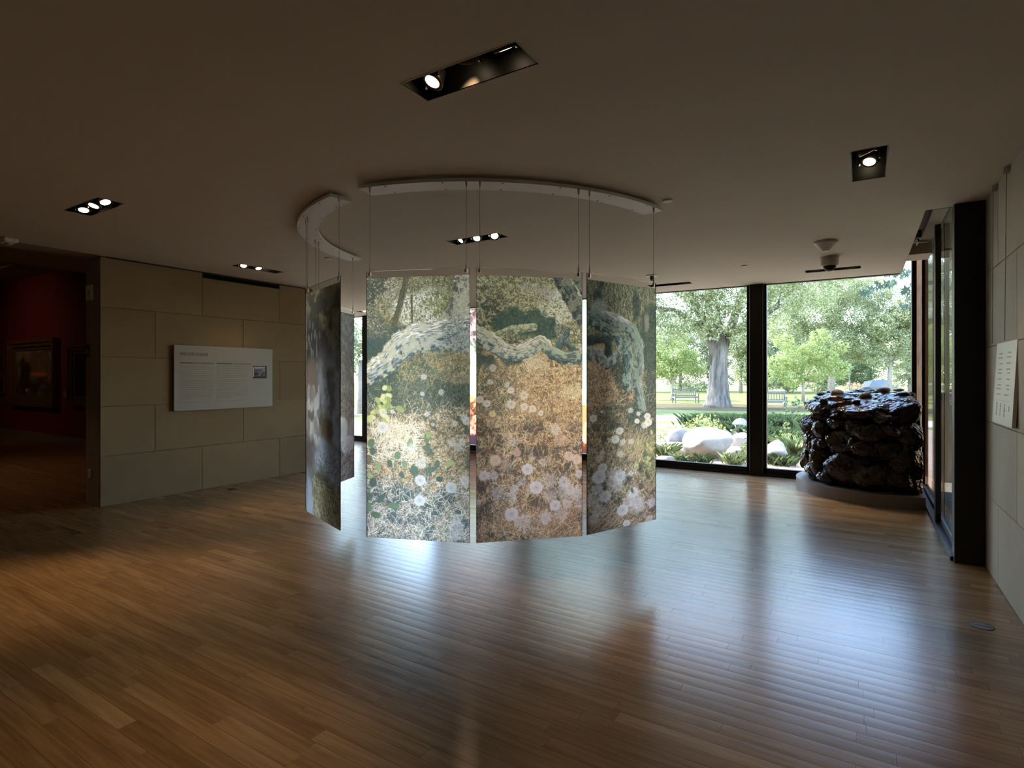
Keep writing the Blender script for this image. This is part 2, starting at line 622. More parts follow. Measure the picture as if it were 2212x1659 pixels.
wr = MB().box(0.886, 1.25, -2.6, 6.19, -0.1, 3.45).build('wall_right', M['joint'])
tag(wr, 'pale limestone block wall with the credits panel', 'wall', kind='structure')
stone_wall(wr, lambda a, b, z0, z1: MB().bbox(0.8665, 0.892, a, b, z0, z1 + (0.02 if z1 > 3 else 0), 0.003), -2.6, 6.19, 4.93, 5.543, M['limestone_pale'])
wb = MB().box(-8.22, 1.25, -2.9, -2.6, -0.1, 3.45).build('wall_back', M['plaster'])
tag(wb, 'plain plaster wall behind the viewer', 'wall', kind='structure')
wf = MB().box(-11.7, -11.4, 6.1, 9.8, -0.1, 3.4).box(-11.7, -8.22, 5.98, 6.1, -0.1, 4.3).build('wall_far', M['plaster'])
tag(wf, 'plain wall closing the far end of the window bay', 'wall', kind='structure')

# ------------------------------------------------------------------ window wall to the garden
WY = 9.73
MULL = [-1.44, -3.60, -5.80, -8.0, -10.2]
win = root('window_1', (-5, WY, 0), 'full height garden window wall in dark bronze frames', 'window', kind='structure')
mb = MB().box(-11.4, 0.65, 9.655, 9.80, 0, 0.05).box(-11.4, 0.65, 9.69, 9.78, 0.05, 0.125)
mb.build('sill_frame', M['bronze'], win)
MB().box(-11.4, 0.45, 9.70, 9.78, CEIL - 0.012, CEIL + 0.02).build('head_frame', M['bronze'], win)
edges = [0.60] + [m for c in MULL for m in (c + 0.10, c - 0.10)] + [-11.4]
for c in MULL:
    ml = MB().bbox(c - 0.10, c + 0.10, 9.63, 9.86, 0.0, CEIL + .015, 0.004).build('mullion', M['bronze'], win)
    MB().box(c - 0.147, c - 0.10, 9.69, 9.79, 0.05, CEIL).box(c + 0.10, c + 0.147, 9.69, 9.79, 0.05, CEIL).build('glazing_bead', M['bronze'], ml)
for i in range(0, len(edges), 2):
    b, a = edges[i], edges[i + 1]
    MB().box(a, b, 9.735, 9.745, 0.10, CEIL + (0.01 if i else 0.0)).build('pane', M['pane'], win)
win2 = root('window_2', (0.7, 8.0, 0), 'sliding glass side window in dark bronze frames beside the stone wall', 'window', kind='structure')
MB().bbox(0.66, 0.8665, 6.04, 6.2, 0, CEIL, 0.004).build('end_post', M['bronze'], win2)
MB().bbox(0.655, 0.705, 7.46, 7.57, 0.03, 3.28, 0.004).build('mid_post', M['bronze'], win2)
MB().box(0.584, 0.64, 9.66, 9.82, 0, 3.3).build('corner_post', M['bronze'], win2)
MB().box(0.70, 0.735, 9.66, 9.82, 0, 3.3).build('corner_post', M['bronze'], win2)
MB().box(0.638, 0.76, 6.10, 9.66, 0, 0.035).box(0.70, 0.76, 6.10, 9.66, 0.035, 0.09).build('floor_track', M['bronze'], win2)
MB().box(0.70, 0.76, 6.10, 9.66, 3.22, 3.28).build('head_frame', M['bronze'], win2)
MB().box(0.715, 0.725, 6.2, 7.5, 0.09, 3.22).build('pane', M['pane'], win2)
M['pane_muted'] = m_glass('muted_window_glass', (0.50, 0.40, 0.32), 0.06, 1.08)  # brown tint and low reflectance put in to darken the far pane
MB().box(0.735, 0.745, 7.57, 9.66, 0.09, 3.22).build('pane', M['pane_muted'], win2)
MB().box(0.64, 0.70, 9.735, 9.745, 0.0, 3.3).build('pane', M['pane'], win2)
M['cladding'] = m_rock('weathered_cedar', (0.018, 0.0075, 0.003), (0.07, 0.032, 0.013), 0.8, 2.0, 0.2)
cw = MB().add([(0.76, 12.5, -.2), (1.125, 11.41, -.2), (1.42, 11.51, -.2), (1.06, 12.6, -.2), (0.76, 12.5, 4.2), (1.125, 11.41, 4.2), (1.42, 11.51, 4.2), (1.06, 12.6, 4.2)],
         [(0, 1, 5, 4), (1, 2, 6, 5), (2, 3, 7, 6), (3, 0, 4, 7), (4, 5, 6, 7), (3, 2, 1, 0)]).build('wall_outside', M['joint'])
eave = MB().box(0.78, 3.2, 6.2, 10.4, 3.33, 3.5).box(2.9, 3.2, 6.2, 9.0, -0.2, 3.33).box(1.25, 3.2, 6.0, 6.2, -0.2, 3.5).build('wall_side_blocker', M['plaster'])  # overhang and wall out of view, added to keep daylight off the sculpture
tag(eave, 'unseen side wall and eave added to shade the sliding window', 'wall', kind='structure')
tag(cw, 'brown timber clad pier outside the corner window', 'wall', kind='structure')
dirn = Vector((1.14, -3.4, 0)).normalized()
for k in range(8):
    a = Vector((0.76, 12.5, 0)) + dirn * (k * 0.144)
    b = a + dirn * 0.139
    n = Vector((-dirn.y, dirn.x, 0)) * -0.02
    MB().add([a + Vector((0, 0, -.15)), b + Vector((0, 0, -.15)), b + n + Vector((0, 0, -.15)), a + n + Vector((0, 0, -.15)),
              a + Vector((0, 0, 4.2)), b + Vector((0, 0, 4.2)), b + n + Vector((0, 0, 4.2)), a + n + Vector((0, 0, 4.2))],
             [(0, 1, 5, 4), (1, 2, 6, 5), (2, 3, 7, 6), (3, 0, 4, 7), (4, 5, 6, 7), (3, 2, 1, 0)]).build('plank', M['cladding'], cw)

# ------------------------------------------------------------------ the red gallery beyond the opening
RY = 5.8
gf = MB().box(-26.2, -8.2, -4.2, RY + 0.3, -0.14, -0.018).build('floor_gallery', M['subfloor'])
tag(gf, 'brown board floor of the red gallery beyond the opening', 'floor', kind='structure')
mb = MB()
for r in range(int((RY + 4) / 0.12) + 1):
    y = -4 + (r + .5) * 0.12
    x = -26 + random.uniform(0, 1)
    while x < -8.2:
        L = random.uniform(1.0, 2.2)
        vs_, fs_ = board_geo(min(x + L, -8.2) - x, 0.12)
        mb.add([(p[0] + x, p[1] + y, p[2]) for p in vs_], fs_)
        x += L
o = mb.build('floorboards_beyond', M['gallery_floor'], gf)
o['kind'] = 'stuff'
gw = MB().box(-26.2, -8.22, RY, RY + 0.18, -0.1, 4.3).build('wall_gallery', M['red'])
tag(gw, 'deep red painted gallery wall hung with framed paintings', 'wall', kind='structure')
gb = MB().box(-26, -8.22, RY - 0.012, RY, 0, 0.14).build('baseboard_gallery', M['skirting'])
tag(gb, 'stone coloured skirting below the red gallery wall', 'baseboard', kind='structure')
gc = MB().box(-26, -8.0, -4, 4.96, 4.22, 4.35).box(-26, -8.0, 4.96, RY + .2, 4.18, 4.35).build('ceiling_gallery', M['plaster'])
tag(gc, 'dim ceiling of the red gallery with a shallow step', 'ceiling', kind='structure')
ge = MB().box(-26.2, -26, -4.2, RY, -0.1, 4.35).box(-26, -8.0, -4.2, -4, -0.1, 4.35).build('wall_gallery_end', M['red'])
tag(ge, 'dark red end walls of the gallery out of view', 'wall', kind='structure')

# ------------------------------------------------------------------ recessed light fixtures
LAMP_K = 4.2


def fixture(key, label, lamps):
    """lamps: (x, y, aim point, watts) of each adjustable head in the black recess"""
    x0, x1, y0, y1 = FIX[key]
    t = root('recessed_light', ((x0 + x1) / 2, (y0 + y1) / 2, CEIL), label, 'ceiling light', 'recessed lights in the ceiling')
    e = 0.006
    mb = MB()
    mb.box(x0, x1, y0, y1, 3.29, 3.30)
    mb.box(x0, x0 + e, y0, y1, CEIL + .001, 3.29).box(x1 - e, x1, y0, y1, CEIL + .001, 3.29)
    mb.box(x0, x1, y0, y0 + e, CEIL + .001, 3.29).box(x0, x1, y1 - e, y1, CEIL + .001, 3.29)
    mb.build('housing', M['blackgloss'], t)
    mb = MB()
    w = 0.004
    mb.box(x0 - w, x1 + w, y0 - w, y0, CEIL - .002, CEIL + .003).box(x0 - w, x1 + w, y1, y1 + w, CEIL - .002, CEIL + .003)
    mb.box(x0 - w, x0, y0, y1, CEIL - .002, CEIL + .003).box(x1, x1 + w, y0, y1, CEIL - .002, CEIL + .003)
    mb.build('trim', M['trim'], t)
    for lx, ly, lz, aim, watts in lamps:
        c = Vector((lx, ly, lz))
        d = (Vector(aim) - c).normalized()
        R = d.to_track_quat('Z', 'Y').to_matrix().to_4x4()
        h = MB().lathe([(0.030, -0.085), (0.042, -0.08), (0.050, -0.045), (0.056, -0.02), (0.057, 0.0), (0.052, 0.004), (0.038, -0.002)], c, 28, R).build('lamp_head', M['lampmetal'], t, True)
        MB().lathe([(0.0005, -0.001), (0.037, -0.001), (0.037, 0.0015), (0.0005, 0.0025)], c, 28, R).build('lamp_face', M['bulb'], h)
        s = R @ Vector((0.061, 0, -0.012))
        MB().tube([c + s, c + s + Vector((0, 0, 0.12)), (lx, ly, min(3.285, lz + .2))], 0.006, 6).tube([c - s, c - s + Vector((0, 0, 0.12))], 0.006, 6).build('yoke', M['steel'], h)
        if watts > 0:
            ld = bpy.data.lights.new('lamp_beam', 'SPOT')
            ld.energy = watts * LAMP_K
            ld.color = (1.0, 0.66, 0.36)
            ld.spot_size = math.radians(50)
            ld.spot_blend = 0.9
            ld.shadow_soft_size = 0.04
            lo = bpy.data.objects.new('lamp_beam', ld)
            COL.objects.link(lo)
            lo.parent = t
            p = c + d * 0.012
            lo.location = p - t.location
            lo.rotation_euler = d.to_track_quat('-Z', 'Y').to_euler()
    return t


fixture('big', 'large black recessed light nearest the viewer with one lamp turned to the floor', [
    (-1.85, 2.2, 3.075, (-2.5, 0.9, 0.0), 26), (-1.63, 2.2, 3.12, (-2.9, 4.6, 0.6), 22), (-1.41, 2.2, 3.105, (-1.3, 4.2, 0.0), 18)])
fixture('square', 'short recessed light by the pale stone wall, two glowing lamps', [
    (0.03, 4.43, 3.075, (0.9, 5.2, 0.6), 4), (0.038, 4.63, 3.075, (-0.5, 3.3, 0.0), 18), (0.04, 4.85, 3.15, (0.1, 8.2, 0.8), 0)])
fixture('left', 'three-lamp recessed light in the dim ceiling near the red gallery opening', [
    (-5.87, 2.22, 3.06, (-4.9, 1.9, 0.0), 24), (-5.65, 2.21, 3.06, (-5.4, 1.2, 0.0), 24), (-5.43, 2.21, 3.055, (-4.2, 2.6, 0.4), 20)])
fixture('wall', 'recessed light above the limestone wall, two lamps lit', [
    (-6.985, 4.45, 3.055, (-5.6, 3.6, 0.0), 15), (-6.985, 4.67, 3.055, (-5.9, 4.7, 0.0), 15), (-6.985, 4.88, 3.12, (-7.83, 4.7, 1.5), 2.5)])
fixture('mid', 'recessed light between the ceiling arcs with three bright lamps', [
    (-3.72, 4.895, 3.07, (-4.6, 3.6, 1.6), 5), (-3.50, 4.895, 3.06, (-3.0, 3.3, 0.8), 4), (-3.27, 4.895, 3.055, (-2.3, 3.6, 1.2), 4)])
fixture('win', 'thin recessed light by the window beside the hanging panels', [
    (-2.79, 8.93, 3.10, (-2.4, 7.2, 0.0), 12), (-2.42, 8.93, 3.10, (-1.5, 8.4, 0.0), 10)])
fixture('corner', 'thin recessed light over the dark rock sculpture', [
    (-0.58, 8.86, 3.12, (-0.45, 8.35, 0.8), 24), (-0.15, 8.86, 3.12, (-0.6, 8.5, 0.9), 12)])
fixture('far', 'small recessed light seen between two hanging panels', [
    (-9.55, 9.0, 3.06, (-8.6, 7.4, 0.0), 16), (-9.25, 9.0, 3.10, (-9.2, 7.8, 0.0), 12)])

# ------------------------------------------------------------------ small things on the ceiling
for (x, y), lb in (((-5.621, 4.703), 'flat white sprinkler cover on the ceiling beside the short arc'),
                   ((-1.38, 4.659), 'flat white sprinkler cover at the end of the long arc'),
                   ((-1.331, 7.947), 'flat white sprinkler cover near the garden window')):
    t = root('sprinkler_cover', (x, y, CEIL), lb, 'sprinkler cover', 'sprinkler covers')
    MB().lathe([(0.040, 0.0), (0.042, -0.004), (0.041, -0.010), (0.036, -0.012)], (x, y, CEIL), 28).build('plate', M['white'], t, False)
    MB().lathe([(0.030, 0.006), (0.030, -0.002)], (x, y, CEIL - .001), 20).build('collar', M['trim'], t)
t = root('ceiling_sprinkler', (-2.60, 8.0, CEIL), 'sprinkler head under a round white plate by the window', 'sprinkler')
MB().lathe([(0.085, 0.0), (0.086, -0.006), (0.08, -0.012), (0.02, -0.014)], (-2.6, 8.0, CEIL), 28).build('plate', M['white'], t)
MB().lathe([(0.028, -0.012), (0.028, -0.05), (0.02, -0.065)], (-2.6, 8.0, CEIL), 18).build('body', M['lampmetal'], t)
MB().lathe([(0.008, -0.065), (0.022, -0.072), (0.018, -0.088), (0.004, -0.09)], (-2.6, 8.0, CEIL), 16).build('deflector', M['steel'], t)
t = root('smoke_detector', (-0.345, 6.99, CEIL), 'beige cone shaped detector on the ceiling in front of the dome camera', 'detector')
MB().lathe([(0.115, 0.0), (0.118, -0.012), (0.108, -0.022)], (-0.345, 6.99, CEIL), 28).build('base', M['trim'], t)
MB().lathe([(0.106, -0.022), (0.045, -0.095), (0.04, -0.105), (0.03, -0.108)], (-0.345, 6.99, CEIL), 28).build('cone', M['white'], t, False)
t = root('dome_camera', (-0.346, 7.92, CEIL), 'grey dome security camera on the ceiling by the window', 'camera')
MB().lathe([(0.10, 0.0), (0.102, -0.02), (0.098, -0.05), (0.1, -0.055), (0.096, -0.1), (0.08, -0.112)], (-0.346, 7.92, CEIL), 28).build('body', M['trim'], t)
MB().lathe([(0.072, -0.108), (0.066, -0.14), (0.045, -0.165), (0.02, -0.174), (0.002, -0.176)], (-0.346, 7.92, CEIL), 28).build('dome', M['blackgloss'], t, True)
t = root('occupancy_sensor', (-7.72, 2.24, CEIL), 'small off white sensor box at the far ceiling corner', 'sensor')
MB().bbox(-7.80, -7.64, 2.18, 2.30, CEIL - 0.045, CEIL, 0.01).build('box', M['white'], t)
MB().lathe([(0.03, -0.045), (0.028, -0.06), (0.015, -0.068)], (-7.72, 2.24, CEIL), 16).build('lens', M['trim'], t)

# floor boxes
for (x, y, r), lb, lid in (((0.643, 4.6, 0.062), 'round steel floor outlet by the pale stone wall', M['cable']),
                           ((-7.505, 4.606, 0.07), 'small bronze floor outlet below the artist text panel', M['bronze'])):
    t = root('floor_outlet', (x, y, 0), lb, 'floor outlet')
    MB().lathe([(r, -0.004), (r, 0.002), (r - 0.006, 0.003), (r - 0.008, 0.001)], (x, y, 0), 32).build('ring', M['bronze'], t)
    MB().lathe([(r - 0.009, -0.002), (r - 0.009, 0.0022), (0.004, 0.0024)], (x, y, 0), 32).build('lid', lid, t)
    MB().box(x - r + .02, x + r - .02, y - 0.003, y + 0.003, 0.002, 0.0035).build('hinge', M['bronze'], t)

# wall plates on the jamb (far side of the opening)
for (x0, x1, z0, z1), nm, lb in (((-8.18, -8.0, 2.52, 2.71), 'speaker_plate', 'pale square plate high on the jamb of the gallery opening'),
                                 ((-8.12, -8.05, 0.33, 0.44), 'outlet_plate', 'small white outlet plate low on the jamb of the gallery opening'),
                                 ((-8.20, -8.10, 1.82, 1.98), 'card_reader', 'dark grey card reader at shoulder height on the jamb')):
    t = root(nm, ((x0 + x1) / 2, 3.13, z0), lb, 'wall plate')
    MB().bbox(x0, x1, 3.114, 3.13, z0, z1, 0.004).build('plate', M['white'] if nm != 'card_reader' else M['lampmetal'], t)
    MB().bbox((x0 + x1) / 2 - 0.012, (x0 + x1) / 2 + 0.012, 3.110, 3.115, (z0 + z1) / 2 - 0.03, (z0 + z1) / 2 + 0.03, 0.002).build('insert', M['trim'], t)

# ------------------------------------------------------------------ ceiling arcs
def arc_thing(label, C, Ro, Ri, a0, a1):
    t = root('ceiling_arc', (C[0], C[1], CEIL), label, 'ceiling track', 'white arcs that carry the hanging panels')
    n = 40
    vs_, fs_ = [], []
    for i in range(n + 1):
        a = a0 + (a1 - a0) * i / n
        for r in (Ri, Ro):
            for z in (CEIL - 0.05, CEIL - 0.024):
                vs_.append((C[0] + r * math.cos(a), C[1] + r * math.sin(a), z))
    for i in range(n):
        b = i * 4
        fs_ += [(b, b + 4, b + 6, b + 2), (b + 1, b + 3, b + 7, b + 5), (b, b + 1, b + 5, b + 4), (b + 2, b + 6, b + 7, b + 3)]
    fs_ += [(0, 2, 3, 1), (n * 4, n * 4 + 1, n * 4 + 3, n * 4 + 2)]
    MB().add(vs_, fs_).build('board', M['white'], t)
    for i in range(6):
        a = a0 + (a1 - a0) * (i + .5) / 6
        for r in (Ri + 0.02, Ro - 0.02):
            p = (C[0] + r * math.cos(a), C[1] + r * math.sin(a))
            MB().tube([(p[0], p[1], CEIL - 0.0535), (p[0], p[1], CEIL - 0.0495)], 0.006, 8).build('screw', M['lampmetal'], t)
    for i in range(4):
        a = a0 + (a1 - a0) * (i + .5) / 4
        r = (Ri + Ro) / 2
        p = (C[0] + r * math.cos(a), C[1] + r * math.sin(a))
        MB().tube([(p[0], p[1], CEIL - 0.024), (p[0], p[1], CEIL)], 0.012, 8).build('spacer', M['lampmetal'], t)
    return t


CA, CB = (-3.617, 5.147), (-3.17, 5.18)
arc_thing('long white arc board on the ceiling over the dandelion panels', CA, 2.2, 2.015, math.atan2(-2.166, 0.39), math.atan2(-0.392, 2.199))
arc_thing('shorter looking white arc board on the ceiling over the stone panels', CB, 2.22, 2.03, math.atan2(-2.193, -0.386) , math.atan2(-0.387, -2.221))

# ------------------------------------------------------------------ a small painter for the printed pictures
def vnoise(h, w, s, rng, sx=1.0):
    gh, gw = int(h / s) + 3, int(w / (s * sx)) + 3
    g = rng.random((gh, gw))
    y, x = np.arange(h) / s, np.arange(w) / (s * sx)
    yi, xi = y.astype(int), x.astype(int)
    fy, fx = y - yi, x - xi
    fy, fx = (fy * fy * (3 - 2 * fy))[:, None], (fx * fx * (3 - 2 * fx))[None, :]
    a, b = g[yi][:, xi], g[yi][:, xi + 1]
    c, d = g[yi + 1][:, xi], g[yi + 1][:, xi + 1]
    return (a * (1 - fx) + b * fx) * (1 - fy) + (c * (1 - fx) + d * fx) * fy


def fbm(h, w, s, rng, octs=4, sx=1.0):
    r, a, t = np.zeros((h, w)), 1.0, 0.0
    for _ in range(octs):
        r += a * vnoise(h, w, max(s, 1.01), rng, sx)
        t += a
        a *= 0.6
        s *= 0.5
    r = r / t
    return np.clip((r - 0.5) * 2.0 + 0.5, 0, 1)


class Pic:
    def __init__(self, w, h, seed, pw, ph):
        self.w, self.h = w, h
        self.grey = 0.0
        self.rng = np.random.default_rng(seed)
        self.img = np.zeros((h, w, 3))
        self.yy, self.xx = np.mgrid[0:h, 0:w].astype(float)
        self.kx, self.ky = w / pw, h / ph          # photo px -> picture px

    def col(self, mask, c):
        mask = np.clip(mask, 0, 1)[..., None]
        self.img = self.img * (1 - mask) + np.array(c, float) * mask

    def ell(self, x, y, rx, ry, soft=0.35, ang=0.0, rag=0.0):
        dx, dy = self.xx - x, self.yy - y
        ca, sa = math.cos(ang), math.sin(ang)
        q = np.sqrt(((dx * ca + dy * sa) / rx) ** 2 + ((-dx * sa + dy * ca) / ry) ** 2)
        if rag:
            q = q + (fbm(self.h, self.w, max(rx, ry) * 0.6, self.rng, 3) - .5) * rag
        return np.clip((1 - q) / soft + 0.5, 0, 1)

    def speckle(self, mask, cols, s=3.0, amount=1.0, sx=1.0):
        """dappled foliage: each colour by its own thresholded noise"""
        for c in cols:
            n = fbm(self.h, self.w, s, self.rng, 3, sx)
            self.col(mask * np.clip((n - 0.55) * 7, 0, 1) * amount, c)

    def branch(self, pts, light, dark, lichen=None, rag=0.25, lich=0.5):
        """pts: x, y, half width along the limb"""
        best = np.full((self.h, self.w), 9.0)
        side = np.zeros_like(best)
        along = np.zeros_like(best)
        run = 0.0
        for (x0, y0, h0), (x1, y1, h1) in zip(pts[:-1], pts[1:]):
            L = math.hypot(x1 - x0, y1 - y0)
            tx, ty = (x1 - x0) / L, (y1 - y0) / L
            dx, dy = self.xx - x0, self.yy - y0
            t = np.clip((dx * tx + dy * ty) / L, 0, 1)
            hw = h0 + (h1 - h0) * t
            px, py = dx - t * L * tx, dy - t * L * ty
            q = np.hypot(px, py) / hw
            s = np.sign(tx * dy - ty * dx) * q
            m = q < best
            best = np.where(m, q, best)
            side = np.where(m, s, side)
            along = np.where(m, run + t * L, along)
            run += L
        rg = (fbm(self.h, self.w, 7, self.rng, 3) - .5) * rag
        mask = np.clip((1.0 - best - rg) / 0.12 + .5, 0, 1)
        k = np.clip(side * 0.55 + 0.45 + (fbm(self.h, self.w, 9, self.rng) - .5) * .5, 0, 1)[..., None]
        colr = np.array(light, float) * (1 - k) + np.array(dark, float) * k
        # bark furrows along the limb
        g = self.rng.random((64, 512))
        ai, si = (along / 9.0), (side + 1.2) * 14
        a0, s0 = ai.astype(int) % 511, np.clip(si.astype(int), 0, 62)
        fa = ai - np.floor(ai)
        bark = g[s0, a0] * (1 - fa) + g[s0, a0 + 1] * fa
        colr = colr * (0.62 + 0.5 * np.clip((bark - .25) * 2.2, 0, 1))[..., None]
        self.img = self.img * (1 - mask[..., None]) + colr * mask[..., None]
        if lichen is not None:
            n = fbm(self.h, self.w, 11, self.rng, 4)
            self.col(mask * np.clip((n - (1 - lich)) * 12, 0, 1) * 0.85, lichen)

    def strokes(self, n, box, length, ang, spread, cols, alpha=0.8, curve=0.25, wt=None, keep=None):
        r = self.rng
        x = r.uniform(box[0], box[2], n)
        y = r.uniform(box[1], box[3], n)
        if keep is not None:
            yi, xi = np.clip(y.astype(int), 0, self.h - 1), np.clip(x.astype(int), 0, self.w - 1)
            ok = keep[yi, xi] > r.random(n)
            x, y = x[ok], y[ok]
            n = len(x)
        a = r.normal(ang, spread, n)
        L = r.uniform(length * .4, length * 1.4, n)
        cv = r.normal(0, curve, n)
        ci = r.integers(0, len(cols), n)
        cols = np.array(cols, float)
        K = int(length * 1.6) + 4
        for t in np.linspace(0, 1, K):
            aa = a + cv * t
            px = (x + np.cos(aa) * L * t).astype(int)
            py = (y - np.sin(aa) * L * t).astype(int)
            ok = (px >= 0) & (px < self.w) & (py >= 0) & (py < self.h)
            px, py, cc = px[ok], py[ok], cols[ci[ok]]
            self.img[py, px] = self.img[py, px] * (1 - alpha) + cc * alpha

    def puff(self, x, y, rx, ry, c, fuzzy=0.0, core=True):
        x0, x1 = int(max(0, x - rx * 1.7)), int(min(self.w, x + rx * 1.7 + 1))
        y0, y1 = int(max(0, y - ry * 1.7)), int(min(self.h, y + ry * 1.7 + 1))
        if x1 <= x0 or y1 <= y0:
            return
        dx, dy = (self.xx[y0:y1, x0:x1] - x) / rx, (self.yy[y0:y1, x0:x1] - y) / ry
        q = np.hypot(dx, dy)
        th = np.arctan2(dy, dx)
        ph = self.rng.uniform(0, 6.28, 3)
        edge = 1 + (0.05 + fuzzy * .35) * (np.sin(th * 9 + ph[0]) + .6 * np.sin(th * 17 + ph[1])) * .5 + self.rng.normal(0, 0.05 + fuzzy * .25, q.shape)
        m = np.clip((edge - q) / 0.22 + .3, 0, 1) * (0.93 - 0.35 * fuzzy)
        sh = 0.90 + 0.10 * np.clip(q, 0, 1) + 0.04 * np.sin(th * 23 + ph[2]) + self.rng.normal(0, .02, q.shape)
        cc = np.array(c, float)[None, None] * sh[..., None]
        if core:
            k = np.exp(-(q / 0.2) ** 2)[..., None] * .35
            cc = cc * (1 - k) + np.array([140, 130, 120]) * k
        self.img[y0:y1, x0:x1] = self.img[y0:y1, x0:x1] * (1 - m[..., None]) + cc * m[..., None]

    def grain(self, a=0.16):
        g = self.rng.normal(0, a, (self.h, self.w, 1)) + self.rng.normal(0, a * .3, (self.h, self.w, 3))
        self.img = np.clip(self.img * (1 + g), 0, 255)

    def patches(self, c, s, thr, amount, box=None):
        n = fbm(self.h, self.w, s, self.rng, 4)
        m = np.clip((n - thr) * 8, 0, 1) * amount
        if box is not None:
            m = m * np.clip((self.yy - box[0]) / 25, 0, 1) * np.clip((box[1] - self.yy) / 25, 0, 1)
        self.col(m, c)
        return m

    def leaf(self, x, y, ln, wd, ang, c):
        m = self.ell(x, y, ln, wd, 0.25, ang)
        dx, dy = self.xx - x, self.yy - y
        v = np.abs(-dx * math.sin(ang) + dy * math.cos(ang))
        self.col(m, c)
        self.col(m * np.clip(1 - v, 0, 1) * .4, [min(255, k * 1.25) for k in c])

    def lin(self, floor_=0.0, gain=1.0):
        s = np.clip(self.img / 255.0, 0, 1)
        l = np.where(s <= 0.04045, s / 12.92, ((s + 0.055) / 1.055) ** 2.4)
        l = l ** 1.1 * 1.07
        g = l.mean(-1, keepdims=True)
        l = l * (1 - self.grey) + g * self.grey
        return np.clip(l * gain * np.array([0.97, 1.0, 1.14]) + floor_ * np.array([0.78, 1.0, 1.12]), 0, 1)  # floor_ lifts the darks: reflection haze put into the ink


def picture_mesh(name, pic_lin, P, ex, ez, wd, ht, th, mats, parent):
    """thin sheet: front grid carries the picture, back and edges close it. P: top left corner, ex: to the right, ez: down"""
    h, w = pic_lin.shape[:2]
    P, ex, ez = Vector(P) - wloc(parent), Vector(ex), Vector(ez)
    nb = ex.cross(ez).normalized()            # away from the front
    j, i = np.mgrid[0:h, 0:w]
    a, b = i / (w - 1) * wd, j / (h - 1) * ht
    co = np.empty((h, w, 3))
    for k in range(3):
        co[..., k] = P[k] + a * ex[k] + b * ez[k]
    co = co.reshape(-1, 3)
    n0 = h * w
    idx = np.arange(n0).reshape(h, w)
    q = np.stack([idx[:-1, :-1], idx[1:, :-1], idx[1:, 1:], idx[:-1, 1:]], -1).reshape(-1, 4)
    cor = [P, P + ez * ht, P + ez * ht + ex * wd, P + ex * wd]
    back = [c + nb * th for c in cor]
    allv = np.vstack([co, np.array([tuple(c) for c in cor + back])])
    f = n0
    extra = [(f + 4, f + 7, f + 6, f + 5), (f, f + 4, f + 5, f + 1), (f + 1, f + 5, f + 6, f + 2), (f + 2, f + 6, f + 7, f + 3), (f + 3, f + 7, f + 4, f)]
    allq = np.vstack([q, np.array(extra)])
    me = bpy.data.meshes.new(name)
    me.vertices.add(len(allv)); me.vertices.foreach_set('co', allv.astype(np.float32).ravel())
    me.loops.add(allq.size); me.loops.foreach_set('vertex_index', allq.astype(np.int32).ravel())
    me.polygons.add(len(allq)); me.polygons.foreach_set('loop_start', np.arange(0, allq.size, 4, dtype=np.int32))
    for mm in mats:
        me.materials.append(mm)
    mi = np.zeros(len(allq), np.int32)
    mi[len(q)] = 1
    mi[len(q) + 1:] = 2
    me.polygons.foreach_set('material_index', mi)
    me.update(calc_edges=True)
    at = me.color_attributes.new('ink', 'FLOAT_COLOR', 'POINT')
    cc = np.ones((len(allv), 4), np.float32)
    cc[:n0, :3] = pic_lin.reshape(-1, 3)
    at.data.foreach_set('color', cc.ravel())
    o = bpy.data.objects.new(name, me)
    COL.objects.link(o)
    o.parent = parent
    return o


TEAL, STRAW, WHT = (62, 84, 84), (205, 172, 122), (240, 236, 232)

PW, PH = 240, 584


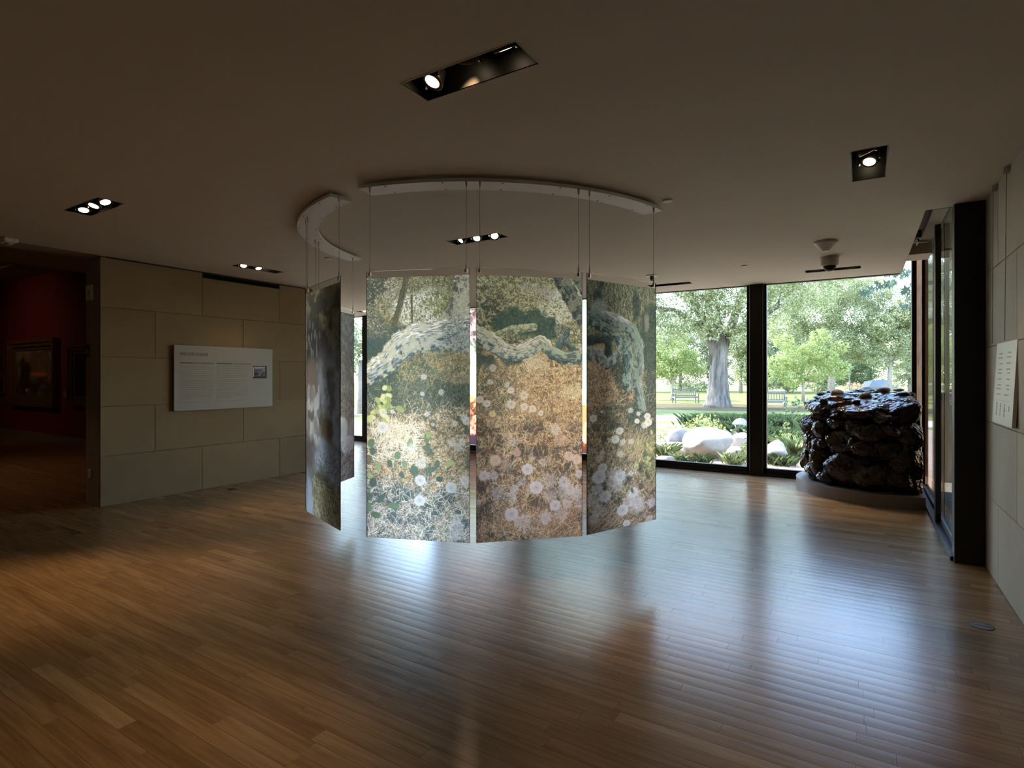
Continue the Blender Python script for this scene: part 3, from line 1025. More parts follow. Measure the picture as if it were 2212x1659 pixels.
def pic_a1():
    p = Pic(PW, PH, 11, 222, 566)
    X = lambda u: (u - 790) * p.kx
    Y = lambda v: (v - 600) * p.ky
    one = np.ones((p.h, p.w))
    p.col(one, TEAL)
    up = np.clip((Y(712) - p.yy) / 25, 0, 1)
    p.col(up, (122, 108, 80))
    p.speckle(up, [(88, 80, 58), (150, 138, 104), (105, 98, 62), (172, 160, 130), (128, 126, 78)], 7)
    p.speckle(up, [(70, 66, 50), (180, 170, 146), (140, 138, 84)], 3, 0.8)
    sky = p.ell(X(905), Y(668), 62, 40, .5, 0, .7)
    p.col(sky * .85, (214, 220, 224))
    p.speckle(sky, [(150, 152, 96), (176, 176, 128), (120, 112, 80), (240, 244, 250)], 3.2)
    gr = p.ell(X(950), Y(655), 34, 26, .6, 0, .6)
    p.speckle(gr, [(150, 156, 84), (172, 176, 110), (116, 118, 66)], 4)
    lb = p.ell(X(840), Y(622), 20, 34, .4, .3, .5)
    p.col(lb * .85, (168, 158, 140))
    p.speckle(lb, [(140, 128, 106), (110, 100, 84), (190, 182, 170)], 2.5)
    p.col(p.ell(X(815), Y(615), 24, 24, .4, .5, .7), (86, 84, 74))
    p.col(p.ell(X(798), Y(640), 14, 22, .4, 0, .7), (80, 80, 72))
    p.strokes(1300, (0, 0, p.w, Y(715)), 4, 0, 3, [(206, 196, 160), (70, 66, 48), (150, 152, 92), (226, 222, 208), (96, 88, 62)], .6, keep=np.clip(up - sky * .9, 0, 1))
    p.branch([(X(878), Y(600), 7), (X(866), Y(650), 7), (X(852), Y(700), 6)], (120, 108, 84), (88, 80, 64), None)
    p.branch([(X(889), Y(640), 2.5), (X(890), Y(700), 2.5)], (128, 112, 80), (110, 96, 70), None)
    dk = np.clip(p.ell(X(803), Y(735), 42, 70, .35, -.3, .55) + p.ell(X(800), Y(760), 46, 46, .4, 0, .4), 0, 1)
    p.col(dk, (66, 88, 88))
    p.speckle(dk * np.clip((p.yy - Y(640)) / 10, 0, 1) * np.clip((Y(740) - p.yy) / 30, 0, 1), [(150, 140, 112), (190, 182, 160), (120, 104, 78)], 2.6, .8)
    # rising lichen trunk at the right
    p.branch([(X(1010), Y(590), 24), (X(1000), Y(650), 28), (X(975), Y(705), 30)], (190, 184, 164), (130, 132, 124), (196, 192, 170), .5, .5)
    # below the limb: shadowed turf, then dry grass
    lo = np.clip((p.yy - Y(745)) / 20, 0, 1)
    p.col(lo, (70, 90, 84))
    oc = p.ell(X(985), Y(790), 62, 34, .6, .35, .5)
    p.col(oc * .7, (196, 168, 118))
    p.speckle(oc, [(226, 214, 176), (158, 128, 84), (206, 186, 132), (120, 118, 80)], 4)
    p.strokes(900, (X(860), Y(765), X(1012), Y(830)), 14, 1.3, .8, [(210, 190, 140), (120, 126, 92), (168, 140, 92), (92, 108, 92)], .55)
    p.strokes(900, (0, Y(800), p.w, Y(900)), 12, 1.2, 1.0, [(96, 112, 92), (150, 146, 112), (84, 100, 88), (186, 172, 136)], .45)
    p.speckle(np.clip((p.yy - Y(800)) / 20, 0, 1) * np.clip((Y(905) - p.yy) / 20, 0, 1) * np.clip((p.xx - X(850)) / 20, 0, 1), [(176, 152, 112), (206, 196, 168), (150, 116, 84)], 3, .16)
    dry = np.clip((p.yy - Y(888) - (p.xx - X(900)) * -.12) / 25, 0, 1) * np.clip((Y(1075) - p.yy + (fbm(p.h, p.w, 40, p.rng) - .5) * 90) / 40, 0, 1)
    p.col(dry * .85, (186, 156, 112))
    p.speckle(dry, [(220, 200, 164), (140, 112, 80), (206, 172, 118), (108, 104, 82)], 5)
    cl = p.ell(X(858), Y(960), 74, 56, .6, 0, .6)
    p.col(cl * .4, (226, 214, 200))
    low = np.clip((p.yy - Y(1060)) / 30, 0, 1)
    p.col(low * .55, (84, 96, 96))
    p.speckle(low, [(150, 140, 128), (74, 90, 92), (190, 182, 178), (120, 108, 90)], 5, .8)
    p.col(p.ell(X(930), Y(1085), 60, 30, .6, 0, .6) * .85, (62, 82, 88))
    p.col(p.ell(X(985), Y(1125), 44, 36, .6, 0, .6) * .7, (66, 88, 96))
    p.strokes(3600, (0, Y(880), p.w, Y(1172)), 17, 1.1, 1.1, [(236, 226, 210), (214, 186, 138), (150, 118, 80), (104, 96, 78), (226, 206, 168), (84, 98, 92)], .62)
    p.strokes(900, (0, Y(1050), p.w, Y(1172)), 24, .6, .9, [(204, 200, 200), (70, 84, 90), (232, 232, 236), (150, 130, 108)], .6)
    p.patches((58, 78, 84), 30, .56, .8, (Y(1040), Y(1200)))
    p.patches((84, 88, 74), 24, .62, .7, (Y(880), Y(1060)))
    p.strokes(700, (0, Y(1040), p.w, Y(1172)), 22, .8, 1.0, [(206, 204, 204), (236, 236, 240), (150, 134, 116)], .6)
    p.grain(.14)
    p.strokes(500, (X(800), Y(920), X(900), Y(1000)), 22, 1.0, 1.0, [(248, 240, 230), (240, 226, 200)], .75)
    # the great limb
    p.branch([(X(778), Y(816), 24), (X(800), Y(806), 25), (X(838), Y(780), 26), (X(866), Y(748), 31), (X(900), Y(732), 31), (X(940), Y(728), 32), (X(975), Y(724), 36), (X(1016), Y(724), 44)],
             (236, 234, 226), (112, 138, 158), (206, 206, 184), .22, .52)
    p.speckle(p.ell(X(990), Y(722), 36, 34, .5) , [(60, 88, 96), (130, 156, 178)], 2.4, .7)
    # twigs and leaves
    for (x0, y0, x1, y1) in ((858, 1090, 845, 1000), (870, 1060, 862, 960), (905, 960, 898, 1060), (792, 1037, 900, 1034), (990, 985, 860, 1120), (792, 1090, 860, 1095)):
        t = np.linspace(0, 1, 200)
        xi = np.clip((X(x0) + (X(x1) - X(x0)) * t).astype(int), 0, p.w - 1)
        yi = np.clip((Y(y0) + (Y(y1) - Y(y0)) * t + np.sin(t * 5) * 2).astype(int), 0, p.h - 1)
        p.img[yi, xi] = (92, 78, 64)
    for u, v, l, w_, a, c in ((841, 1003, 9, 6, 1.2, (78, 108, 96)), (873, 1003, 9, 6, 1.1, (120, 148, 110)), (894, 1015, 11, 8, 1.3, (74, 104, 96)), (930, 1014, 14, 6, -.3, (82, 110, 100)),
                              (943, 1002, 9, 6, -1.1, (84, 112, 98)), (948, 1033, 8, 6, .2, (64, 96, 92)), (867, 1027, 7, 5, .6, (70, 100, 92)), (821, 1080, 12, 6, -1.0, (74, 104, 92)),
                              (795, 1076, 9, 9, .3, (72, 104, 94)), (850, 1094, 13, 7, .1, (96, 130, 92)), (810, 1116, 12, 7, .1, (88, 116, 82)), (793, 1100, 8, 10, .3, (92, 132, 96)),
                              (800, 960, 8, 10, .3, (92, 124, 92)), (803, 977, 7, 9, 0, (78, 108, 92)), (797, 1030, 9, 6, .4, (150, 170, 110)), (804, 1046, 9, 10, 0, (66, 92, 92)),
                              (922, 947, 6, 9, .2, (104, 128, 92)), (885, 958, 7, 9, .4, (132, 160, 110)), (925, 940, 6, 8, .6, (150, 170, 108)), (815, 1010, 6, 9, .2, (140, 170, 120)),
                              (968, 1000, 5, 9, .5, (170, 184, 120)), (975, 998, 6, 5, 0, (190, 186, 110)), (858, 985, 7, 9, 0, (110, 140, 108)), (919, 968, 9, 5, .4, (82, 112, 96))):
        p.leaf(X(u), Y(v), l, w_, a, c)
    for k in range(34):
        u, v = 800 + p.rng.normal(22, 16), 878 + p.rng.normal(0, 16)
        p.leaf(X(u), Y(v), p.rng.uniform(6, 10), p.rng.uniform(4, 7), p.rng.uniform(0, 3), [(206, 212, 128), (176, 188, 104), (222, 224, 168), (150, 166, 100)][k % 4])
    for u, v, r, fz in ((825, 925, 12.5, 0), (907, 1037, 12, 0), (972.5, 1050, 12.5, 0), (906, 1080, 12, 0), (909, 999, 12, .7), (976, 955, 8, .5), (988, 965, 8, .6), (996, 953, 7, .5), (1005, 908, 9, .2),
                        (999, 902, 7, .3), (981, 914, 6, .2), (1001, 1034, 10, .6), (890, 967, 9, .6), (922, 895, 6, .5), (847, 891, 5, .4), (984, 1118, 9, .9), (986, 1135, 14, .9), (934, 917, 4, .5),
                        (978, 1152, 10, 1), (835, 982, 5, .5), (826, 893, 8, .4), (952, 848, 6, .5), (912, 852, 5, .5), (915, 815, 6, .5)):
        p.puff(X(u), Y(v), r * p.kx, r * p.ky, (236, 236, 240) if v < 1020 else (222, 226, 240), fz)  # lower clocks bluer: floor light behind the sheet put into the colour
    return p


def pic_a2():
    p = Pic(PW, PH, 22, 227, 570)
    X = lambda u: (u - 1029) * p.kx
    Y = lambda v: (v - 597) * p.ky
    one = np.ones((p.h, p.w))
    p.col(one, (120, 112, 84))
    p.speckle(one, [(92, 86, 64), (146, 138, 100), (128, 130, 76), (168, 158, 126), (84, 92, 80)], 9)
    up = np.clip((Y(735) - p.yy) / 20, 0, 1)
    p.speckle(up, [(150, 152, 84), (180, 182, 104), (110, 104, 74), (190, 180, 150)], 3.4, .9)
    p.speckle(p.ell(X(1050), Y(690), 50, 70, .6, 0, .5), [(72, 84, 76), (96, 98, 72)], 7)
    sky = np.clip(p.ell(X(1205), Y(668), 66, 32, .5, -.35, .7) + p.ell(X(1225), Y(640), 34, 26, .5, 0, .6), 0, 1)
    p.col(sky * .85, (226, 232, 240))
    p.speckle(sky, [(160, 164, 96), (196, 196, 140), (126, 122, 84), (248, 250, 255)], 3.2)
    p.col(p.ell(X(1160), Y(628), 34, 18, .6, .2, .7) * .7, (176, 168, 160))
    p.strokes(1500, (0, 0, p.w, Y(745)), 4, 0, 3, [(196, 196, 120), (66, 66, 48), (150, 152, 84), (226, 222, 208), (92, 88, 60)], .6, keep=np.clip(1 - sky * .9, 0, 1))
    dk = np.clip(p.ell(X(1118), Y(698), 46, 26, .4, .05, .6) + p.ell(X(1165), Y(706), 40, 28, .4, .3, .6) + p.ell(X(1150), Y(685), 20, 16, .4, 0, .6), 0, 1)
    p.col(dk, (58, 82, 82))
    p.speckle(dk, [(96, 120, 84), (74, 104, 82)], 4, .6)
    p.branch([(X(1200), Y(585), 16), (X(1232), Y(640), 18), (X(1268), Y(700), 20)], (120, 124, 116), (74, 84, 86), (150, 150, 124), .3, .45)
    p.branch([(X(1240), Y(590), 10), (X(1262), Y(625), 12)], (108, 112, 108), (70, 80, 80), (140, 140, 120))
    p.branch([(X(1070), Y(726), 8), (X(1100), Y(714), 10), (X(1150), Y(706), 8)], (176, 178, 140), (110, 122, 100), (186, 188, 150))
    ri = p.ell(X(1235), Y(735), 44, 38, .5, 0, .7)
    p.speckle(ri, [(196, 186, 150), (230, 224, 206), (140, 130, 84), (110, 112, 84)], 4)
    p.branch([(X(1200), Y(752), 9), (X(1210), Y(735), 9), (X(1222), Y(712), 8)], (128, 150, 156), (72, 96, 104), None)
    p.branch([(X(1222), Y(740), 8), (X(1240), Y(760), 9)], (120, 138, 136), (74, 92, 92), None)
    oc = np.clip((p.yy - Y(757)) / 12, 0, 1)
    p.col(oc, (184, 146, 98))
    p.speckle(oc, [(206, 172, 122), (152, 112, 72), (220, 196, 150), (128, 100, 72), (188, 160, 120)], 6)
    p.col(p.ell(X(1150), Y(790), 28, 26, .6, 0, .6) * .7, (216, 198, 166))
    p.col(p.ell(X(1232), Y(848), 40, 14, .7, -.1, .4) * .7, (222, 206, 160))
    ld = np.clip(p.ell(X(1048), Y(840), 54, 62, .45, -.2, .5) + p.ell(X(1035), Y(790), 26, 26, .4, 0, .6) + p.ell(X(1105), Y(775), 22, 16, .4, 0, .4), 0, 1)
    p.col(ld * .9, (66, 86, 80))
    p.strokes(700, (X(1029), Y(800), X(1110), Y(900)), 26, 1.0, .35, [(120, 118, 92), (168, 152, 120), (90, 100, 86)], .4)
    mid = np.clip((p.yy - Y(900)) / 40, 0, 1)
    p.col(mid * .6, (150, 116, 86))
    p.speckle(mid, [(186, 152, 114), (112, 90, 72), (206, 178, 142), (92, 84, 76)], 6, .8)
    p.speckle(mid, [(74, 80, 80), (84, 74, 66)], 26, .55)
    p.col(p.ell(X(1045), Y(1120), 40, 46, .7, .2, .5) * .6, (92, 90, 88))
    p.strokes(4200, (0, Y(800), p.w, Y(1172)), 17, 1.2, 1.0, [(226, 196, 146), (186, 146, 98), (140, 104, 72), (96, 82, 68), (216, 188, 150), (206, 166, 116)], .6)
    p.strokes(900, (0, Y(1060), p.w, Y(1172)), 26, 1.2, .7, [(196, 168, 140), (120, 92, 72), (222, 200, 180), (160, 120, 86)], .55)
    p.strokes(400, (X(1180), Y(1110), X(1257), Y(1172)), 34, .9, .2, [(176, 136, 96), (110, 84, 64)], .6)
    p.patches((86, 72, 66), 24, .60, .75, (Y(890), Y(1120)))
    p.patches((70, 78, 78), 30, .64, .7, (Y(960), Y(1180)))
    p.strokes(1000, (0, Y(900), p.w, Y(1172)), 20, 1.2, .9, [(226, 196, 152), (196, 158, 112), (150, 112, 80)], .55)
    p.grain(.14)
    for (x0, y0, x1, y1) in ((1113, 1160, 1104, 1124), (1122, 1165, 1125, 1140), (1132, 1110, 1165, 1068), (1125, 1105, 1108, 1060), (1150, 1160, 1170, 1080), (1203, 1030, 1190, 945), (1136, 1030, 1118, 960), (1100, 1100, 1080, 1070)):
        t = np.linspace(0, 1, 220)
        xi = np.clip((X(x0) + (X(x1) - X(x0)) * t).astype(int), 0, p.w - 1)
        yi = np.clip((Y(y0) + (Y(y1) - Y(y0)) * t).astype(int), 0, p.h - 1)
        p.img[yi, xi] = (104, 74, 56)
    p.branch([(X(1018), Y(716), 17), (X(1040), Y(728), 19), (X(1068), Y(745), 20), (X(1092), Y(760), 17), (X(1115), Y(763), 17), (X(1140), Y(752), 18), (X(1163), Y(740), 17), (X(1176), Y(744), 13)],
             (232, 226, 206), (92, 124, 138), (200, 198, 174), .22, .42)
    p.branch([(X(1172), Y(748), 9), (X(1190), Y(762), 13), (X(1215), Y(772), 14), (X(1240), Y(772), 15), (X(1266), Y(768), 15)], (166, 178, 168), (62, 92, 102), (176, 186, 164), .3, .42)
    for u, v, r, fz in ((1100.5, 843, 7.5, 0), (1036, 862, 8, 0), (1050, 871, 8, 0), (1128.5, 854, 9, .3), (1101, 873, 10, .2), (1129, 878, 8, 0), (1062.5, 795, 8, .4), (1058, 825, 6, .5), (1092, 831, 6, .5),
                        (1147, 883, 8, 0), (1164.5, 893, 6, 0), (1195, 929, 11, .6), (1136, 1014, 13, 0), (1045, 1024, 11, .2), (1064, 1025, 10, .6), (1072, 1063, 14, .9), (1108, 1055, 10, .9), (1102, 1070, 10, .9),
                        (1154.6, 1054, 15, 0), (1182, 1040, 15, 1), (1215, 1045, 13, .3), (1184, 1074, 12, .9), (1195.7, 1095, 13, .1), (1222, 1094, 10, .5), (1242, 1072, 14, .8), (1102, 1109, 15, 0),
                        (1124.7, 1128, 16, .9), (1175, 1120, 13, .6), (1210, 1117, 13, .9), (1249, 1029, 9, .3), (1228, 1062, 13, .9), (1104, 955, 9, .9), (1170, 1000, 9, 1), (1145, 992, 6, .8), (1125, 1040, 9, 1),
                        (1213, 1066, 14, 1), (1033, 1080, 6, .5), (1250, 1095, 10, 1)):
        p.puff(X(u), Y(v), r * p.kx, r * p.ky, (228, 216, 212) if v < 1000 else (216, 210, 222), fz)  # bluish lower clocks carry the floor's reflected light in their colour
    for u, v, r, fz, c in ((1062, 893, 7, .1, (238, 206, 150)), (1076, 903, 4, .4, (226, 196, 150)), (1067.7, 992, 12, .1, (226, 192, 176)), (1113.5, 978, 9, .2, (214, 168, 148)), (1088, 1003, 14, 1, (216, 178, 162)),
                           (1226, 988, 11, .2, (230, 196, 180)), (1244, 996, 11, .2, (230, 198, 184)), (1205, 952, 12, 1, (216, 176, 156))):
        p.puff(X(u), Y(v), r * p.kx, r * p.ky, c, fz, False)
    return p


def pic_a3():
    p = Pic(PW, PH, 33, 147.5, 530)
    X = lambda u: (u - 1268.5) * p.kx
    Y = lambda v, u=1342: (v - (604 + (u - 1268.5) * .108)) / (1157 - 604 - (u - 1268.5) * .352) * p.h
    one = np.ones((p.h, p.w))
    p.col(one, (104, 98, 70))
    p.speckle(one, [(80, 80, 60), (134, 124, 88), (118, 116, 70), (150, 142, 108), (72, 80, 72)], 16, 1.0, .35)
    p.speckle(one, [(78, 80, 66), (140, 132, 96), (126, 124, 76), (160, 152, 120)], 5, .8, .45)
    p.strokes(2600, (0, 0, p.w, Y(800)), 9, -1.5, .3, [(176, 166, 124), (60, 62, 48), (136, 132, 80), (206, 200, 176), (84, 82, 60)], .7)
    dk = np.clip(p.ell(X(1402), Y(740), 46, 92, .5, 0, .7) + p.ell(X(1370), Y(660), 14, 34, .5, 0, .6) + p.ell(X(1290), Y(655), 14, 40, .5, .2, .7), 0, 1)
    p.col(dk * .9, (56, 74, 74))
    p.speckle(dk, [(120, 124, 84), (96, 100, 70)], 4, .5)
    p.col(p.ell(X(1394), Y(690), 10, 26, .5, 0, .5) * .7, (176, 160, 150))
    p.col(p.ell(X(1290), Y(668), 26, 20, .5, .2, .7) * .8, (180, 178, 170))
    oc = p.ell(X(1292), Y(810), 62, 74, .5, .1, .5)
    br = np.clip((p.yy - Y(800)) / 30, 0, 1)
    p.col(br * .8, (128, 102, 72))
    p.speckle(br, [(160, 128, 90), (96, 84, 62), (190, 160, 120), (80, 84, 70)], 6)
    p.col(oc * .9, (182, 134, 88))
    p.speckle(oc, [(206, 160, 108), (150, 104, 66), (214, 182, 140)], 4)
    dk2 = np.clip(p.ell(X(1385), Y(905), 56, 66, .5, .3, .6) + p.ell(X(1330), Y(800), 24, 50, .5, -.4, .6) + p.ell(X(1400), Y(840), 22, 40, .5, 0, .6) + p.ell(X(1310), Y(900), 34, 24, .6, 0, .7) * .6, 0, 1)
    p.col(dk2 * .92, (54, 74, 72))
    p.speckle(dk2, [(120, 100, 70), (150, 130, 96)], 3, .45)
    gn = p.ell(X(1396), Y(1000), 52, 66, .6, 0, .6)
    p.speckle(gn, [(150, 156, 84), (110, 120, 66), (180, 182, 110), (84, 94, 66)], 6)
    low = np.clip((p.yy - Y(960)) / 40, 0, 1)
    p.speckle(low * (1 - gn * .7), [(170, 140, 104), (104, 88, 70), (200, 178, 146), (86, 84, 74)], 6, .8)
    p.strokes(3400, (0, Y(800), p.w, Y(1150)), 18, 1.1, 1.0, [(206, 172, 124), (166, 128, 88), (120, 94, 68), (90, 80, 64), (222, 196, 156)], .55, keep=1 - np.clip(dk2 * .9 + gn * .6, 0, 1))
    p.patches((66, 70, 62), 26, .62, .7, (Y(900), Y(1170)))
    p.strokes(500, (0, Y(880), p.w, Y(1150)), 18, 1.1, 1.0, [(206, 178, 132), (166, 132, 96)], .5, keep=1 - dk2 * .8)
    p.grain(.14)
    p.strokes(260, (X(1270), Y(1110), X(1350), Y(1155)), 60, .45, .25, [(206, 180, 150), (110, 86, 66), (160, 130, 100)], .6)
    p.strokes(160, (X(1330), Y(960), X(1400), Y(1010)), 60, 1.0, .3, [(200, 172, 126), (150, 124, 90)], .6)
    p.branch([(X(1262), Y(688), 13), (X(1300), Y(686), 15), (X(1335), Y(694), 16), (X(1362), Y(712), 18), (X(1376), Y(742), 17), (X(1378), Y(785), 15), (X(1372), Y(830), 18), (X(1384), Y(880), 14)],
             (170, 172, 168), (74, 92, 92), (140, 158, 140), .4, .5)
    p.branch([(X(1300), Y(676), 7), (X(1330), Y(686), 8), (X(1352), Y(694), 6)], (226, 226, 232), (150, 156, 160), None)
    p.branch([(X(1268), Y(690), 12), (X(1305), Y(712), 13), (X(1330), Y(730), 14), (X(1350), Y(745), 18), (X(1352), Y(790), 22), (X(1350), Y(830), 16)], (140, 152, 140), (60, 84, 86), (150, 172, 156), .4, .45)
    p.branch([(X(1310), Y(735), 10), (X(1310), Y(780), 13)], (70, 88, 84), (54, 72, 72), None)
    p.branch([(X(1262), Y(764), 15), (X(1290), Y(766), 16), (X(1308), Y(786), 13), (X(1322), Y(774), 12), (X(1336), Y(752), 9)], (190, 190, 178), (66, 92, 96), (176, 178, 160), .4, .45)
    p.branch([(X(1272), Y(738), 12), (X(1300), Y(732), 10), (X(1312), Y(745), 9)], (84, 104, 92), (56, 76, 76), None, .5)
    for u, v, r, fz in ((1280, 904, 8, 0), (1334, 930, 8.5, .1), (1324.7, 949, 9, .1), (1297, 889, 3, 0), (1375, 892, 5, .4), (1372, 908, 6, 0), (1395.6, 897, 8, .1), (1398, 910, 9, .1), (1390, 916, 8, .3), (1357.6, 885, 6, .5),
                        (1341, 954, 6, .6), (1298.8, 1011, 10, 0), (1291.6, 1031, 15, 0), (1335, 1029, 13, .4), (1320.5, 1024, 12, .9), (1364, 1063.5, 12, .2), (1288, 1058, 11, .5), (1304, 1072.5, 13, .2), (1319, 1043, 12, 1),
                        (1340.4, 1102, 13, 0), (1279, 1081, 12, .8), (1290, 1103, 13, .9), (1405.5, 1085, 10, .5), (1401, 1119.5, 8, .3), (1348.5, 1131, 8, 0), (1281, 1121, 10, .8), (1330, 1052, 11, 1), (1358, 1022, 6, .6),
                        (1359, 953, 6, .8), (1298, 977, 5, .6), (1292, 990, 7, .8), (1335, 980, 6, .7), (1376, 1090, 16, 1), (1370, 1085, 14, 1), (1355, 1080, 12, 1)):
        p.puff(X(u), Y(v, u), r * 1.62, r * p.ky, (236, 230, 222) if v < 1000 else (214, 212, 224), fz)  # cooler tone low down imitates floor light coming through the print
    for k in range(60):
        u, v = 1396 + p.rng.normal(0, 14), 990 + p.rng.normal(0, 34)
        p.leaf(X(u), Y(v), p.rng.uniform(4, 8), p.rng.uniform(3, 5), p.rng.uniform(0, 3), [(150, 156, 84), (176, 180, 104), (120, 130, 76), (96, 110, 74)][k % 4])
    return p


def pic_stones(seed, kind):
    p = Pic(120, 300, seed, 120, 300)
    one = np.ones((p.h, p.w))
    S = lambda s: s * p.w
    T = lambda t: t * p.h
    if kind == 'shore':
        p.col(one, (124, 106, 70))
        p.speckle(one, [(96, 78, 48), (150, 128, 84), (120, 108, 86), (84, 72, 58)], 22)
        p.col(p.ell(S(.18), T(.27), 40, 44, .6, 0, .5) * .9, (56, 50, 46))
        for k in range(30):
            p.puff(S(p.rng.normal(.2, .16)), T(p.rng.normal(.27, .07)), 2.6, 6, (132, 122, 116), .2, False)
        p.col(p.ell(S(.75), T(.5), 70, 60, .7, 0, .4), (176, 178, 182))
        p.speckle(p.ell(S(.75), T(.45), 60, 50, .6), [(140, 138, 130), (196, 196, 196), (120, 110, 90)], 14, .6)
        p.col(p.ell(S(.8), T(.66), 60, 30, .7, 0, .3), (168, 178, 196))
        p.col(np.clip(1 - np.abs(p.yy - T(.555) - p.xx * .35) / 10, 0, 1) * .8, (120, 104, 92))
        lf = p.ell(S(.12), T(.58), 44, 72, .4, 0, .3)
        p.col(lf, (74, 66, 62))
        p.col(p.ell(S(.14), T(.43), 24, 40, .4), (128, 100, 84))
        for k in range(46):
            y = p.rng.uniform(.44, .74)
            p.puff(S(p.rng.uniform(0, .42)), T(y), p.rng.uniform(4, 8), p.rng.uniform(8, 15), [(184, 178, 172), (150, 132, 120), (128, 128, 132), (206, 202, 196)][k % 4], .05, False)
        p.col(p.ell(S(.62), T(.6), 22, 16, .5, .4, .5), (120, 96, 56))
        p.col(p.ell(S(.2), T(.78), 40, 34, .5, .3, .5), (96, 80, 72))
        p.col(p.ell(S(.75), T(.77), 56, 30, .7, .2, .4), (150, 154, 162))
        p.strokes(500, (S(.3), T(.72), p.w, T(.86)), 14, 1.3, .8, [(100, 100, 104), (178, 180, 186)], .4)
        p.col(p.ell(S(.3), T(.95), 90, 40, .6, .3, .3), (150, 154, 168))
        p.col(p.ell(S(.55), T(.89), 46, 26, .5, .5, .4), (84, 78, 48))
        p.strokes(700, (S(.2), T(.82), p.w, T(.98)), 24, -1.0, .5, [(150, 134, 84), (110, 98, 56), (70, 64, 44), (176, 160, 110)], .7)
    else:
        p.col(one, (150, 124, 108))
        top = np.clip((T(.2) - p.yy) / 30, 0, 1)
        p.col(top, (150, 146, 128))
        p.speckle(top, [(120, 120, 100), (176, 172, 158)], 14)
        p.speckle(one, [(120, 96, 84), (176, 148, 132), (136, 108, 96)], 9)
        p.strokes(900, (0, T(.25), p.w, T(.6)), 26, -1.0, .25, [(186, 160, 144), (112, 88, 78)], .5)
        p.col(np.clip((p.yy - T(.6)) / 12, 0, 1), (104, 84, 76))
        p.speckle(np.clip((p.yy - T(.48)) / 12, 0, 1), [(84, 68, 60), (140, 116, 100), (160, 136, 124)], 4)
        for s, t, rx, ry, c in ((.15, .71, 20, 26, (226, 224, 220)), (.62, .69, 22, 24, (220, 218, 214)), (.95, .70, 16, 20, (180, 176, 176)), (.35, .80, 16, 14, (150, 138, 132)), (.8, .79, 24, 18, (216, 216, 220)),
                                (.3, .93, 50, 26, (126, 104, 96)), (.75, .97, 50, 20, (150, 128, 124)), (.05, .8, 14, 16, (196, 190, 186)), (.45, .72, 10, 12, (206, 200, 194))):
            p.puff(S(s), T(t), rx, ry, c, .02, False)
        p.strokes(400, (0, T(.86), p.w, p.h), 30, .8, .3, [(180, 164, 160), (90, 74, 70)], .5)
    return p


def pic_film(seed, kind):
    p = Pic(130, 200, seed, 130, 200)
    one = np.ones((p.h, p.w))
    if kind == 'pink':
        p.col(one, (226, 226, 218))
        t1 = np.clip((46 - p.yy + (fbm(p.h, p.w, 30, p.rng) - .5) * 16) / 4, 0, 1)
        p.col(t1, (214, 180, 186))
        p.speckle(t1, [(150, 118, 122), (236, 214, 218), (120, 98, 100)], 7)
        p.speckle(np.clip((p.yy - 44) / 4, 0, 1) * np.clip((88 - p.yy) / 6, 0, 1), [(160, 166, 168), (238, 238, 232), (90, 90, 88)], 12, .7)
        p.col(np.clip((p.yy - 92) / 10, 0, 1), (238, 226, 168))
        lo = np.clip((p.yy - 118 + (fbm(p.h, p.w, 26, p.rng) - .5) * 30) / 4, 0, 1)
        p.col(lo, (96, 60, 44))
        p.speckle(lo, [(60, 38, 30), (140, 92, 64), (178, 120, 84), (226, 206, 150)], 9)
        rd = np.clip((p.yy - 158 + (fbm(p.h, p.w, 20, p.rng) - .5) * 16) / 5, 0, 1)
        p.col(rd, (198, 108, 84))
        p.speckle(rd, [(150, 70, 56), (226, 150, 120), (100, 50, 44)], 6)
        p.col(np.clip((p.yy - 182) / 5, 0, 1), (60, 42, 46))
    else:
        p.col(one, (238, 242, 248))
        p.speckle(np.clip((84 - p.yy) / 10, 0, 1), [(206, 214, 224), (250, 252, 255)], 20, .7)
        p.col(np.clip((p.yy - 62 + (fbm(p.h, p.w, 30, p.rng) - .5) * 14) / 5, 0, 1), (206, 216, 196))
        p.speckle(np.clip((p.yy - 64) / 6, 0, 1) * np.clip((100 - p.yy) / 6, 0, 1), [(170, 184, 150), (226, 230, 200), (150, 160, 150)], 9, .8)
        p.col(np.clip((p.yy - 98) / 10, 0, 1), (150, 172, 186))
        p.col(np.clip((p.yy - 114) / 4, 0, 1), (236, 240, 214))
        p.speckle(np.clip((p.yy - 118) / 6, 0, 1), [(120, 134, 90), (206, 216, 170), (246, 246, 230)], 7, .8)
        lo = np.clip((p.yy - 150 + (fbm(p.h, p.w, 40, p.rng) - .5) * 44) / 3, 0, 1)
        p.col(lo, (206, 120, 80))
        p.speckle(lo, [(240, 230, 220), (120, 62, 44), (226, 150, 104)], 14)
        p.col(np.clip((p.yy - 190) / 4, 0, 1), (90, 56, 44))
    return p


